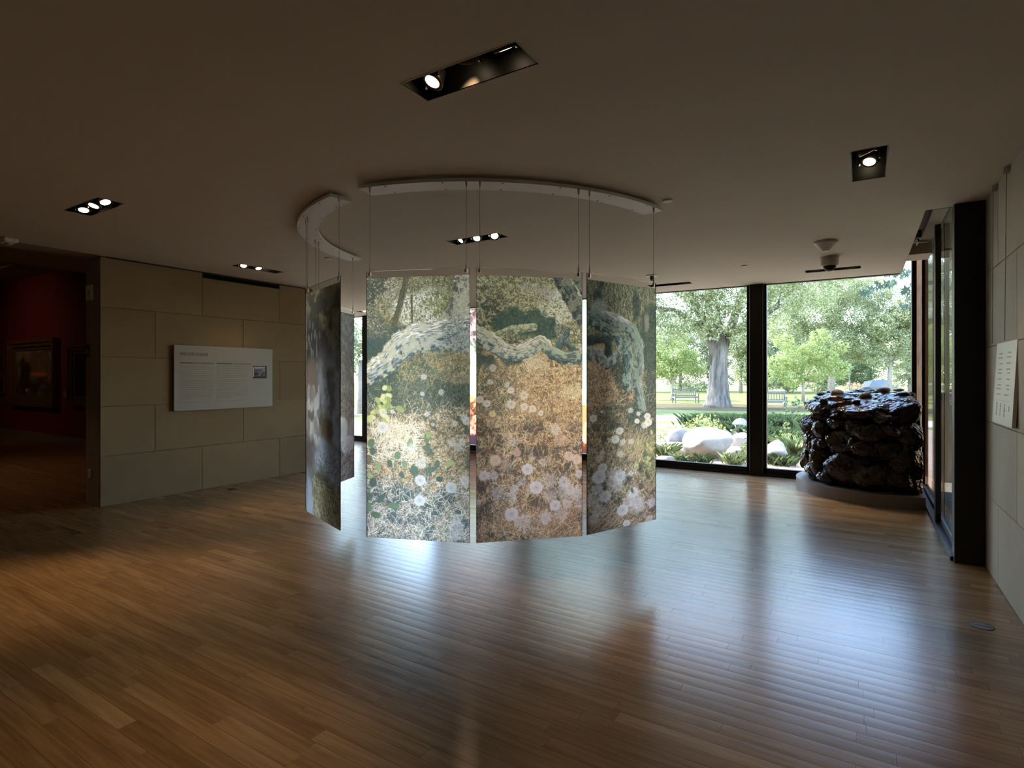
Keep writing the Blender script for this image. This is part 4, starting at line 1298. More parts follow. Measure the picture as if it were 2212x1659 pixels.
# ------------------------------------------------------------------ hanging printed panels
def hanging_panel(a, b, label, pic, gain, mats, lift=0.0):
    """a, b: cable points in plan, left and right as seen by the viewer"""
    a, b = Vector((*a, 0)), Vector((*b, 0))
    ex = (b - a).normalized()
    w = (b - a).length + 0.05
    P = a - ex * 0.025
    t = root('hanging_panel', ((a + b) / 2).to_tuple(), label, 'printed panel', 'printed panels hanging from the ceiling arcs')
    t.location.z = 0.38
    nb = ex.cross(Vector((0, 0, -1)))
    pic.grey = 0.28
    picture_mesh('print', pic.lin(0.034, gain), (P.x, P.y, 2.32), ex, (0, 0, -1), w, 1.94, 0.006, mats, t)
    Mx = Matrix((( ex.x, nb.x, 0, P.x), (ex.y, nb.y, 0, P.y), (0, 0, 1, 0), (0, 0, 0, 1)))
    MB().box(0, w, 0.0005, 0.0055, 2.3205, 2.37, Mx).build('clear_top_strip', M['acrylic'], t)
    # polished edges
    MB().box(-0.002, 0, -0.0005, 0.0065, 0.38, 2.37, Mx).box(w, w + 0.002, -0.0005, 0.0065, 0.38, 2.37, Mx).build('edge_band', M['edge'], t)
    MB().box(0, w, -0.0002, 0.0062, 2.3702, 2.3722, Mx).build('top_edge', M['steel'], t)
    for q in (a, b):
        p = q + nb * 0.003
        cb = MB().tube([(p.x, p.y, 2.41), (p.x, p.y, CEIL - 0.09)], 0.0016, 6).build('cable', M['cable'], t)
        MB().tube([(p.x, p.y, CEIL - 0.0505), (p.x, p.y, CEIL - 0.062), (p.x, p.y, CEIL - 0.095)], [0.011, 0.009, 0.0065], 10).build('ceiling_fitting', M['steel'], cb)
        MB().tube([(p.x, p.y, 2.345), (p.x, p.y, 2.385), (p.x, p.y, 2.42)], [0.007, 0.006, 0.0035], 10).box(p.x - .009, p.x + .009, p.y - .009, p.y + .009, 2.335, 2.362).build('clamp', M['steel'], cb)
    return t


PM = [M['print'], M['back'], M['edge']]
PD = [M['print_dim'], M['back'], M['edge']]
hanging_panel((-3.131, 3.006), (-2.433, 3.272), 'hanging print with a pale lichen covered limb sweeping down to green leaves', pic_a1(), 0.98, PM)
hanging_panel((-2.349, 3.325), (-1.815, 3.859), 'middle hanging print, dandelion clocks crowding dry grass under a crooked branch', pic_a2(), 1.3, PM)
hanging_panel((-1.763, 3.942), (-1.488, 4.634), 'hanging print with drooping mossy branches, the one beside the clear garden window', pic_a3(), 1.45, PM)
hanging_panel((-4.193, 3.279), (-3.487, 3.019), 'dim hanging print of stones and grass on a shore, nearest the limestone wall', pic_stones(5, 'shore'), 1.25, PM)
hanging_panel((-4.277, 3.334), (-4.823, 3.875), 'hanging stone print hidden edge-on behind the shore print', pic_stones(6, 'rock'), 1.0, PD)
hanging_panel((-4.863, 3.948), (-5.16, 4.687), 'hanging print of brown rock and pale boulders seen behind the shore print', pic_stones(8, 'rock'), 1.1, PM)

# translucent film prints stuck on two of the window panes
for x0, x1, kd, sd, lb in ((-7.85, -5.95, 'pink', 41, 'translucent window film print with pink cliffs and red rocks'),
                           (-5.65, -3.75, 'sky', 43, 'translucent window film print with pale sky and orange rocks')):
    t = root('window_film', ((x0 + x1) / 2, 9.73, 0.13), lb, 'window film', 'prints on the window glass')
    picture_mesh('print', pic_film(sd, kd).lin(0.0, 1.0), (x0, 9.7285, 3.03), (1, 0, 0), (0, 0, -1), x1 - x0, 2.9, 0.002, [M['film'], M['back'], M['back']], t)

# ------------------------------------------------------------------ wall signs
def text_mesh(name, body, size, loc, rot, mat, parent, bold=0.0, width=None):
    cu = bpy.data.curves.new(name, 'FONT')
    cu.body = body
    cu.size = size
    cu.extrude = 0.0006
    cu.offset = bold
    tmp = bpy.data.objects.new('tmp_text', cu)
    COL.objects.link(tmp)
    bpy.context.view_layer.update()
    me = bpy.data.meshes.new_from_object(tmp.evaluated_get(bpy.context.evaluated_depsgraph_get()))
    bpy.data.objects.remove(tmp)
    bpy.data.curves.remove(cu)
    if width:
        w = max(v.co.x for v in me.vertices)
        for v in me.vertices:
            v.co.x *= width / w
    me.name = name
    me.materials.clear()
    me.materials.append(mat)
    o = bpy.data.objects.new(name, me)
    COL.objects.link(o)
    o.parent = parent
    o.location = Vector(loc) - wloc(parent)
    o.rotation_euler = rot
    return o


def word_bars(mb, put, x0, x1, z, h, rng, last=1.0):
    """a line of print too small to read: one dark bar per word"""
    x = x0
    end = x0 + (x1 - x0) * last
    while x < end - 0.012:
        L = min(rng.uniform(0.014, 0.055), end - x)
        put(mb, x, x + L, z, z + h)
        x += L + 0.007


sg = root('wall_text_panel', (-7.78, 4.70, 1.12), 'white wall text panel headed MERCEDES DORAME on the limestone wall', 'sign')
SY0, SY1, SZ0, SZ1 = 3.965, 5.435, 1.12, 2.007
MB().bbox(-7.80, -7.778, SY0, SY1, SZ0, SZ1, 0.0015).build('board', M['signboard'], sg)
MB().box(-7.829, -7.80, SY0 + 0.15, SY1 - 0.15, SZ0 + 0.12, SZ1 - 0.12).build('backing', M['trim'], sg)
XF = -7.7775
rot_l = (math.pi / 2, 0, math.pi / 2)
text_mesh('heading', 'MERCEDES DORAME', 0.058, (XF, SY0 + 0.072, 1.868), rot_l, M['text'], sg, 0.0, 0.385)
text_mesh('subheading', 'SITES OF TRANSFORMATION', 0.028, (XF, SY0 + 0.272, 1.757), rot_l, M['text'], sg, 0.0, 0.27)
text_mesh('subheading', 'SITIOS DE TRANSFORMACI\u00d3N', 0.028, (XF, SY0 + 0.83, 1.757), rot_l, M['text'], sg, 0.0, 0.28)
rg = random.Random(3)
put_l = lambda mb, a, b, z0, z1: mb.box(XF - 0.0004, XF + 0.0006, a, b, z0, z1)
mb = MB()
for a, n in ((SY0 + 0.072, 17), (SY0 + 0.58, 21)):     # the first words of the headings, too small to read
    for k in range(n):
        put_l(mb, a + k * 0.0112, a + k * 0.0112 + 0.0075, 1.759, 1.775)
mb.build('subheading_start', M['text'], sg)
mb = MB()
for x0, x1 in ((SY0 + 0.072, SY0 + 0.545), (SY0 + 0.58, SY0 + 1.075)):
    for k in range(18):
        z = 1.722 - k * 0.0255 - (0.014 if k > 6 else 0)
        word_bars(mb, put_l, x0, x1, z, 0.008, rg, 0.4 if k == 17 else rg.uniform(0.93, 1.0))
    put_l(mb, x0, x1 - 0.06, 1.225, 1.230)
mb.build('body_text', M['text_soft'], sg)
# the small black and white slide printed at the right
pc = Pic(70, 60, 3, 70, 60)
pc.col(np.ones((60, 70)), (18, 18, 18))
ph = np.clip((np.minimum(np.minimum(pc.xx - 8, 62 - pc.xx), np.minimum(pc.yy - 4, 52 - pc.yy))) / 1.5, 0, 1)
pc.col(ph, (120, 118, 118))
pc.col(ph * np.clip((18 - pc.yy) / 10, 0, 1), (170, 168, 168))
pc.speckle(ph * np.clip((pc.yy - 14) / 6, 0, 1), [(60, 58, 58), (160, 158, 158), (90, 86, 86)], 8)
pc.col(ph * pc.ell(16, 38, 9, 8), (28, 28, 28))
pc.col(ph * pc.ell(44, 42, 5, 4), (24, 24, 24))
pc.col(ph * np.clip((pc.yy - 46) / 3, 0, 1) * .6, (36, 36, 36))
pc.col(np.clip((np.minimum(np.minimum(pc.xx - 1.5, 6 - pc.xx), np.minimum(pc.yy - 5, 52 - pc.yy))) + .5, 0, 1), (206, 200, 190))
picture_mesh('slide_photo', pc.lin(), (XF, SY0 + 1.135, 1.745), (0, 1, 0), (0, 0, -1), 0.235, 0.19, 0.0008, [M['ink'], M['ink'], M['ink']], sg)
mb = MB()
for k in range(2):
    word_bars(mb, put_l, SY0 + 1.135, SY0 + 1.36, 1.53 - k * 0.02, 0.005, rg, .95 if k == 0 else .4)
mb.build('caption', M['text_soft'], sg)

# credits panel hung on cables on the pale stone wall
cp = root('credits_panel', (0.80, 5.27, 1.24), 'narrow pale credits panel hung on two wires on the stone wall', 'sign')
CY0, CY1, CZ0, CZ1 = 4.90, 5.565, 1.24, 1.83
tilt = Matrix(((1, 0, 0.05, -0.045), (0, 1, 0, 0), (0, 0, 1, 0), (0, 0, 0, 1)))   # leans out a little at the top
MB().bbox(0.818, 0.84, CY0, CY1, CZ0, CZ1, 0.0015, tilt).build('board', M['creditboard'], cp)
MB().box(0.84, 0.865, CY0 + 0.08, CY1 - 0.03, CZ0 + 0.03, CZ1 - 0.06, tilt).build('backing', plain('panel_wood', (0.30, 0.2, 0.1), 0.6), cp)
mb = MB()
put_r = lambda mb, a, b, z0, z1: mb.box(0.8174, 0.8182, a, b, z0, z1, tilt)
for zz in (1.745, 1.715, 1.672, 1.63, 1.603, 1.56, 1.517, 1.49, 1.45):
    word_bars(mb, put_r, CY1 - 0.24, CY1 - 0.07, zz, 0.008, rg, rg.uniform(.7, 1))
    word_bars(mb, put_r, CY0 + 0.16, CY0 + 0.30, zz, 0.008, rg, rg.uniform(.6, 1))
put_r(mb, CY0 + 0.1, CY1 - 0.07, 1.41, 1.412)
mb.build('credit_lines', M['text_soft'], cp)
for x in (CY1 - 0.13, CY1 - 0.26, CY1 - 0.39):
    mb = MB()
    for k in range(9):
        put_r(mb, x - rg.uniform(0.01, 0.035), x + 0.01, 1.385 - k * 0.0105, 1.391 - k * 0.0105)
    mb.build('handwritten_column', M['text'], cp)
mb = MB()
for k in range(3):
    put_r(mb, CY0 + 0.11, CY0 + 0.13, 1.37 - k * 0.013, 1.379 - k * 0.013)
mb.build('small_mark', M['text'], cp)
for y in (5.64 - 0.17, 5.04):
    MB().tube([(0.822, y, CZ1), (0.852, y + (0.17 if y > 5.2 else 0.12), 3.0)], 0.0022, 6).build('hanging_wire', M['cable'], cp)
    MB().box(0.835, 0.866, y + 0.1, y + 0.14, 3.0, 3.04).build('ceiling_hook', M['steel'], cp)

# ------------------------------------------------------------------ framed paintings in the red gallery
def painting(label, x0, x1, z0, z1, fr, pal, seed, steps=3):
    t = root('framed_painting', ((x0 + x1) / 2, RY, z0), label, 'painting', 'paintings on the red wall')
    for k in range(steps):
        i0, i1 = fr * k / steps, fr * (k + 1) / steps
        d = (0.16, 0.11, 0.05)[k % 3] * min(1, fr / 0.3)
        a, b, c, e = x0 + i0, x1 - i0, z0 + i0, z1 - i0
        w = i1 - i0
        mb = MB()
        mb.bbox(a, b, RY - d, RY, e - w, e, .004).bbox(a, b, RY - d, RY, c, c + w, .004).bbox(a, a + w, RY - d, RY, c + w, e - w, .004).bbox(b - w, b, RY - d, RY, c + w, e - w, .004)
        mb.build('frame_moulding', M['gilt'], t)
    w, h = 90, 70
    p = Pic(w, h, seed, w, h)
    one = np.ones((h, w))
    p.col(one, pal[0])
    p.col(np.clip((p.yy - h * .55) / 12, 0, 1), pal[1])
    p.speckle(one, pal, 22, .5)
    if len(pal) > 4:
        p.col(p.ell(w * .25, h * .55, w * .13, h * .42, .5, .1, .4) * .85, (60, 52, 38))
        p.col(p.ell(w * .3, h * .1, w * .08, h * .2, .7, .2, .4) * .6, (190, 150, 110))
        p.col(p.ell(w * .62, h * .52, w * .22, h * .05, .8, 0, .4), (226, 130, 60))
        p.col(p.ell(w * .29, h * .87, w * .04, h * .035, .6), (250, 150, 60))
    picture_mesh('canvas', p.lin(), (x0 + fr, RY - 0.02, z1 - fr), (1, 0, 0), (0, 0, -1), x1 - x0 - 2 * fr, z1 - z0 - 2 * fr, 0.015, [M['ink']] * 3, t)
    return t


PAL = [(150, 146, 130), (84, 66, 48), (120, 116, 104), (60, 50, 40), (150, 110, 78)]
painting('large gilt framed landscape painting with an orange sunset', -19.64, -16.65, 0.815, 2.53, 0.27, PAL, 71)
painting('tall dark gilt framed painting cut off by the opening jamb', -15.95, -13.9, 0.90, 2.33, 0.22, [(20, 16, 14), (14, 12, 10), (26, 20, 18)], 72)
painting('small upper gilt framed painting at the edge of the picture', -21.3, -20.26, 1.79, 2.17, 0.06, [(80, 64, 50), (50, 40, 30), (100, 84, 60)], 73, 2)
painting('small lower gilt framed painting at the edge of the picture', -21.4, -20.19, 1.07, 1.61, 0.10, [(70, 54, 40), (40, 32, 26), (110, 90, 70)], 74, 2)
t = root('wall_label', (-16.31, RY, 1.06), 'small cream caption card beside the sunset landscape', 'label')
MB().bbox(-16.42, -16.21, RY - 0.012, RY, 1.06, 1.225, .003).build('card', M['signboard'], t)
gl = bpy.data.lights.new('picture_light', 'SPOT')
gl.energy, gl.color, gl.spot_size, gl.spot_blend, gl.shadow_soft_size = 42, (1, .62, .34), math.radians(115), 1.0, 0.05
t = root('unseen_spotlight', (-18.0, 2.6, 4.2), 'black track spotlight on the red gallery ceiling', 'spotlight')
MB().lathe([(0.05, 0.12), (0.06, 0.0), (0.06, -0.02)], (-18.0, 2.6, 4.0), 16).tube([(-18.0, 2.6, 4.1), (-18.0, 2.6, 4.22)], 0.012).build('head', M['black'], t)
go = bpy.data.objects.new('picture_light', gl)
COL.objects.link(go)
go.parent = t
go.location = (0, 0, -0.24)
go.rotation_euler = (Vector((-18.3, 5.8, 1.6)) - Vector((-18.0, 2.6, 3.96))).to_track_quat('-Z', 'Y').to_euler()

t = root('unseen_spotlight', (-12.5, 1.2, 4.2), 'unseen black spotlight added to brighten the red gallery floor', 'spotlight')
MB().lathe([(0.05, 0.12), (0.06, 0.0), (0.06, -0.02)], (-12.5, 1.2, 4.0), 16).tube([(-12.5, 1.2, 4.1), (-12.5, 1.2, 4.22)], 0.012).build('head', M['black'], t)
g2 = bpy.data.lights.new('floor_fill', 'SPOT')  # fill lamp added to lift the dark gallery floor, source unseen
g2.energy, g2.color, g2.spot_size, g2.spot_blend, g2.shadow_soft_size = 140, (1, .6, .32), math.radians(110), 1.0, 0.05
go = bpy.data.objects.new('floor_fill', g2)
COL.objects.link(go)
go.parent = t
go.location = (0, 0, -0.24)
go.rotation_euler = (Vector((-11.5, 2.6, 0)) - Vector((-12.5, 1.2, 3.96))).to_track_quat('-Z', 'Y').to_euler()

# ------------------------------------------------------------------ rocks
def ico(sub):
    bm = bmesh.new()
    bmesh.ops.create_icosphere(bm, subdivisions=sub, radius=1.0)
    v = np.array([p.co[:] for p in bm.verts])
    bm.verts.index_update()
    f = [[q.index for q in fc.verts] for fc in bm.faces]
    bm.free()
    return v, f


ICO = {k: ico(k) for k in (2, 3, 4)}


def rock_geo(seed, sub=3, planes=9, cut=(0.62, 0.95), lump=0.12):
    r = np.random.default_rng(seed)
    v, f = ICO[sub]
    v = v.copy()
    for _ in range(3):
        n = r.normal(size=3)
        fr = r.uniform(1.2, 3.0)
        v *= (1 + lump * .5 * np.sin(fr * (v @ n) + r.uniform(0, 6)))[:, None]
    for _ in range(planes):
        n = r.normal(size=3)
        n /= np.linalg.norm(n)
        d = r.uniform(*cut)
        v -= np.outer(np.maximum(0, v @ n - d) * 0.9, n)
    v += r.normal(0, 0.010, v.shape)
    return v, f


def crinkle(v, f, seed):
    """sharp little folds like crumpled foil"""
    r = np.random.default_rng(seed + 900)
    w = np.zeros(len(v))
    for k in range(9):
        n = r.normal(size=3)
        n *= r.uniform(2.5, 9.0) / np.linalg.norm(n)
        w += np.abs(np.sin(v @ n + r.uniform(0, 6))) / np.linalg.norm(n)
    return v * (1 + 0.13 * (w - w.mean()))[:, None], f


def basis(out):
    out = Vector(out).normalized()
    s = Vector((-out.y, out.x, 0)).normalized()
    return s, out, out.cross(s) * -1


M['obsidian'] = None
m, nt, b = new_mat('dark_crinkled_resin')
p_ = pos(nt)
n1 = noise(nt, 6, 3, 0.55, p_)
vo = N(nt, 'TexVoronoi'); vo.feature = 'DISTANCE_TO_EDGE'; vo.inputs['Scale'].default_value = 14
nt.links.new(p_, vo.inputs['Vector'])
r_ = ramp(nt, n1.outputs['Fac'], [(0.3, (0.007, 0.0045, 0.0035)), (0.60, (0.020, 0.012, 0.008)), (0.8, (0.07, 0.028, 0.010))])
nt.links.new(r_.outputs[0], b.inputs['Base Color'])
b.inputs['Roughness'].default_value = 0.16
b.inputs['Specular IOR Level'].default_value = 0.5
ad = N(nt, 'Math', operation='ADD')
vk = N(nt, 'Math', operation='MULTIPLY'); vk.inputs[1].default_value = 0.35
nt.links.new(vo.outputs['Distance'], vk.inputs[0])
nt.links.new(n1.outputs['Fac'], ad.inputs[0]); nt.links.new(vk.outputs[0], ad.inputs[1])
bump(nt, b, ad.outputs[0], 0.8, 0.05)
M['obsidian'] = m
M['river'] = m_rock('river_stone', (0.16, 0.11, 0.07), (0.30, 0.21, 0.14), 0.55, 30, .1, .002)
M['river_black'] = m_rock('black_stone', (0.012, 0.012, 0.013), (0.03, 0.03, 0.03), 0.35, 30, .1, .002)
M['river_green'] = m_rock('olive_stone', (0.06, 0.06, 0.035), (0.13, 0.12, 0.07), 0.4, 20, .1, .002)
M['river_gold'] = m_rock('golden_stone', (0.5, 0.33, 0.12), (0.62, 0.45, 0.2), 0.5, 20, .1, .002)

SCX, SCY = 0.24, 9.19
pl = root('curved_plinth', (0.0, 8.8, 0), 'low curved grey plinth under the dark rock sculpture', 'plinth')
vs_, fs_ = [], []
prof = []
for k in range(49):
    a = math.radians(-202 + k * (202 - 68.5) / 48)
    prof.append((SCX + 1.065 * math.cos(a), SCY + 1.065 * math.sin(a)))
prof = [q for q in prof if q[1] < 9.62] + [(0.63, 9.62)]
nP = len(prof)
for z in (0.0, 0.15):
    vs_ += [(x, y, z) for x, y in prof]
fs_ = [(i, (i + 1) % nP, nP + (i + 1) % nP, nP + i) for i in range(nP)] + [tuple(range(nP, 2 * nP)), tuple(range(nP))[::-1]]
MB().add(vs_, fs_).build('body', M['plinth'], pl)
MB().add([(x * 0.995 + SCX * 0.005, y * 0.995 + SCY * 0.005, z) for z in (0.0, 0.008) for x, y in prof], fs_).build('shadow_base', M['black'], pl)
MB().tube([(0.55, 8.17, 0.1502), (0.55, 8.17, 0.1515)], 0.006, 8).tube([(0.58, 8.18, 0.1502), (0.58, 8.18, 0.1515)], 0.006, 8).build('screw', M['lampmetal'], pl)

sc = root('rock_sculpture', (SCX, SCY, 0.15), 'waist high drum of dark glossy crinkled rocks on the curved plinth', 'sculpture')
core = MB()
n = 28
vs_ = []
for z, r in ((0.15, 0.80), (0.6, 0.84), (1.05, 0.82), (1.22, 0.66)):
    for k in range(n):
        a = 2 * math.pi * k / n
        vs_.append((min(SCX + r * math.cos(a), 0.60), min(SCY + r * math.sin(a), 9.60), z + (0.04 * math.sin(a) if z > 1 else 0)))
fs_ = [(i * n + k, i * n + (k + 1) % n, (i + 1) * n + (k + 1) % n, (i + 1) * n + k) for i in range(3) for k in range(n)] + [tuple(range(n))[::-1], tuple(3 * n + k for k in range(n))]
core.add(vs_, fs_).build('core', M['obsidian'], sc)
ROCKS = [(-158.3, 1.10, 0.26, 0.36), (-133.6, 1.13, 0.44, 0.24), (-106.1, 1.12, 0.56, 0.24), (-77, 1.12, 0.46, 0.34), (-167.5, 0.90, 0.22, 0.26), (-142.3, 0.86, 0.22, 0.27), (-126.8, 0.98, 0.26, 0.16),
         (-101.1, 0.90, 0.44, 0.27), (-87.6, 0.90, 0.2, 0.24), (-74, 0.84, 0.33, 0.32), (-124.2, 1.07, 0.17, 0.1), (-165.7, 0.66, 0.26, 0.34), (-121.4, 0.74, 0.37, 0.31), (-104.6, 0.66, 0.31, 0.2),
         (-90.4, 0.70, 0.30, 0.24), (-139.5, 0.68, 0.16, 0.13), (-173.4, 0.37, 0.23, 0.36), (-146.7, 0.42, 0.27, 0.42), (-121.4, 0.42, 0.44, 0.44), (-106.4, 0.53, 0.18, 0.1), (-75.7, 0.52, 0.36, 0.38),
         (-99.6, 0.33, 0.45, 0.35), (-76.9, 0.31, 0.38, 0.30), (-91.8, 1.05, 0.2, 0.1), (-185, 0.7, 0.3, 0.4), (-186, 1.08, 0.3, 0.3), (-188, 0.35, 0.3, 0.36), (-150, 0.62, 0.2, 0.2), (-112, 0.95, 0.2, 0.16),
         (-84, 0.62, 0.2, 0.16), (-155, 0.27, 0.26, 0.24), (-134, 0.27, 0.3, 0.22)]
for i, (az, z, w_, h_) in enumerate(ROCKS):
    a = math.radians(az)
    out = Vector((math.cos(a), math.sin(a), 0))
    s, o_, u_ = basis(out)
    v, f = crinkle(*rock_geo(700 + i, 4, 7, (0.66, 0.95)), 100 + i)
    big = h_ > 0.2
    dep = 0.20 if big else 0.11
    R = (0.81 if big else 0.87)
    if i in (0, 1, 2, 3, 25):
        dep, R = 0.34, 0.63
    if i == 3:
        dep, R = 0.30, 0.60
    if i == 12:                                   # the hollow rock: dished face
        q = np.hypot(v[:, 0], v[:, 2])
        v[:, 1] -= np.where((v[:, 1] > 0) & (q < .72), (0.72 - q) * 1.1, 0)
    c = Vector((SCX, SCY, z)) + out * R
    tw = random.uniform(-.35, .35)
    ct, st_ = math.cos(tw), math.sin(tw)
    pts = []
    for x, y, zz in v:
        x, zz = x * ct - zz * st_, x * st_ + zz * ct
        pt = c + s * (x * w_ * 0.63) + o_ * (y * dep) + Vector((0, 0, 1)) * (zz * h_ * 0.63)
        pt.x, pt.y, pt.z = min(pt.x, 0.615), min(pt.y, 9.60), max(pt.z, 0.151)
        pts.append(pt)
    MB().add(pts, f).build('rock', M['obsidian'], sc)
TOPS = [(0.05, 9.28, 0.36, 0.28, 1.265), (-0.32, 9.12, 0.28, 0.26, 1.245), (0.36, 9.08, 0.27, 0.30, 1.25), (0.36, 9.42, 0.28, 0.2, 1.285), (-0.36, 9.42, 0.3, 0.2, 1.275), (0.0, 8.74, .30, .26, 1.17), (-0.42, 8.78, .24, .22, 1.15),
        (0.02, 9.48, 0.32, 0.16, 1.285), (-0.58, 9.25, 0.18, 0.22, 1.17), (0.12, 9.0, 0.24, 0.2, 1.22), (0.4, 8.68, 0.2, 0.24, 1.16), (-0.15, 8.5, 0.2, 0.16, 1.12)]
for i, (x, y, w_, d_, z) in enumerate(TOPS):
    v, f = crinkle(*rock_geo(300 + i, 4, 6, (0.6, 0.95)), 300 + i)
    MB().add([(min(x + p[0] * w_, .61), min(y + p[1] * d_, 9.6), z + p[2] * 0.105) for p in v], f).build('rock', M['obsidian'], sc)

STN = [((1808, 858), 9.0, 0.155, 0.095, 'river', 'rounded brown river stone resting on the dark rock sculpture'),
       ((1779, 873), 8.6, 0.11, 0.07, 'river_black', 'black round stone on the corner of the rock sculpture by the garden'),
       ((1774, 855), 9.15, 0.12, 0.05, 'river_green', 'low greenish stone behind the black round one on the sculpture'),
       ((1870, 864), 8.7, 0.14, 0.085, 'river_green', 'domed olive stone in the middle of the sculpture top'),
       ((1851, 870), 8.5, 0.08, 0.035, 'river_black', 'tiny flat dark stone beside the domed olive one'),
       ((1909, 849.5), 9.15, 0.165, 0.07, 'river', 'flat oval brown stone at the back of the sculpture top'),
       ((1941, 846), 9.4, 0.135, 0.04, 'river_gold', 'golden stone at the back of the sculpture top'),
       ((1951, 857), 8.8, 0.155, 0.055, 'river_black', 'wide flat black stone on the sculpture near the side window'),
       ((1789, 852), 9.3, 0.06, 0.042, 'river_green', 'small grey pebble behind the brown river stone')]
for i, ((u, v_), Y_, w_, h_, mk, lb) in enumerate(STN):
    x = (u - 1106.0) / 1214.0
    rx, ry, rz = x * CT - ST, x * ST + CT, -(v_ - 813.0) / 1214.0
    k = Y_ / ry
    c = Vector((rx * k, Y_, CAM_H + rz * k))
    v, f = rock_geo(400 + i, 3, 3, (0.8, 0.97), 0.06)
    o = MB().add([(c.x + p[0] * w_ * .52, c.y + p[1] * w_ * .42, c.z + (p[2] + .95) * h_ * .62) for p in v], f).build('river_stone', M[mk], None, True)
    tag(o, lb, 'stone', 'stones resting on the rock sculpture')

# ------------------------------------------------------------------ garden
GZ = -0.15
M['soil'] = m_rock('garden_soil', (0.22, 0.16, 0.115), (0.38, 0.30, 0.23), 0.95, 8, .6, .03)
M['lawn'] = m_rock('mown_lawn', (0.10, 0.12, 0.035), (0.19, 0.20, 0.07), 0.9, 3, .6, .04)
M['path'] = plain('pale_gravel_path', (0.42, 0.39, 0.34), 0.9, var=.1, scale=20)
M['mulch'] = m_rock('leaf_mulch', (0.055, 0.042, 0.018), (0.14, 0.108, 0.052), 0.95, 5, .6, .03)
M['bark'] = m_rock('oak_bark', (0.045, 0.038, 0.034), (0.25, 0.225, 0.20), 0.9, 1.0, 1.0, .15, (5, 5, 0.9))
M['bark_thin'] = m_rock('grey_bark', (0.22, 0.19, 0.16), (0.38, 0.34, 0.30), 0.9, 6, .6, .03)
M['boulder'] = m_rock('pale_boulder', (0.33, 0.29, 0.25), (0.50, 0.46, 0.41), 0.9, 3, .6, .04)
M['boulder_grey'] = m_rock('grey_boulder', (0.16, 0.16, 0.165), (0.28, 0.275, 0.27), 0.9, 4, .6, .04)
M['teak'] = plain('weathered_teak', (0.15, 0.14, 0.125), 0.8, var=.12, scale=12)
M['leaf_oak'] = m_leaf('oak_leaves', (0.19, 0.21, 0.10), (0.37, 0.40, 0.21), (0.60, 0.61, 0.42), .5)
M['leaf_light'] = m_leaf('light_leaves', (0.20, 0.26, 0.09), (0.36, 0.42, 0.17), (0.56, 0.60, 0.32), .5)
M['leaf_dark'] = m_leaf('dark_leaves', (0.09, 0.14, 0.08), (0.16, 0.22, 0.12), (0.28, 0.33, 0.20), .35)
M['leaf_far'] = m_leaf('far_leaves', (0.20, 0.23, 0.14), (0.34, 0.38, 0.24), (0.52, 0.55, 0.38), .5)
M['leaf_maple'] = m_leaf('maple_leaves', (0.03, 0.06, 0.045), (0.06, 0.095, 0.07), (0.12, 0.16, 0.11), .2)
M['blade'] = m_leaf('grass_blades', (0.05, 0.08, 0.035), (0.09, 0.13, 0.055), (0.17, 0.21, 0.10), .25)
M['blade_pale'] = m_leaf('pale_blades', (0.16, 0.22, 0.09), (0.28, 0.33, 0.15), (0.42, 0.45, 0.25), .3)
M['flower'] = m_leaf('yellow_flowers', (0.75, 0.52, 0.05), (0.85, 0.66, 0.10), (0.80, 0.72, 0.25), .3)
M['blossom'] = m_leaf('red_blossoms', (0.70, 0.18, 0.12), (0.80, 0.34, 0.24), (0.85, 0.55, 0.45), .3)


def ground(name, pts, z, mat, label, cat):
    vs_ = [(p.x, p.y, zz) for zz in (z - 0.3, z) for p in pts]
    n = len(pts)
    o = MB().add(vs_, [tuple(range(n, 2 * n)), tuple(range(n))[::-1]] + [(i, (i + 1) % n, n + (i + 1) % n, n + i) for i in range(n)]).build(name, mat)
    return tag(o, label, cat, kind='structure')


ground('lawn', [Vector((-120, 9.9, 0)), Vector((90, 9.9, 0)), Vector((90, 140, 0)), Vector((-120, 140, 0))], GZ, M['lawn'], 'sunlit mown lawn of the garden outside the windows', 'lawn')
ground('path', [site(u, d) for u, d in ((300, 27), (1000, 24.5), (1420, 21.8), (1620, 20.8), (2050, 19.8), (2050, 22.6), (1620, 23.8), (1420, 25.0), (1000, 28), (300, 31))], GZ + 0.012, M['path'], 'pale gravel path crossing the lawn', 'path')
ground('planting_bed', [Vector((-14, 9.92, 0)), Vector((3.0, 9.92, 0)), site(2050, 18.6), site(1620, 19.6), site(1420, 20.4), site(1000, 22), site(700, 22)], GZ + 0.02, M['soil'], 'bare soil planting bed with boulders outside the window', 'garden bed')
ground('mulch_ring', [site(u, d) for u, d in ((1330, 30.5), (1560, 28.2), (1760, 27.5), (1900, 30), (1760, 33.5), (1560, 35), (1380, 35.5))], GZ + 0.01, M['mulch'], 'brown mulch ring in the shade under the oak', 'mulch')


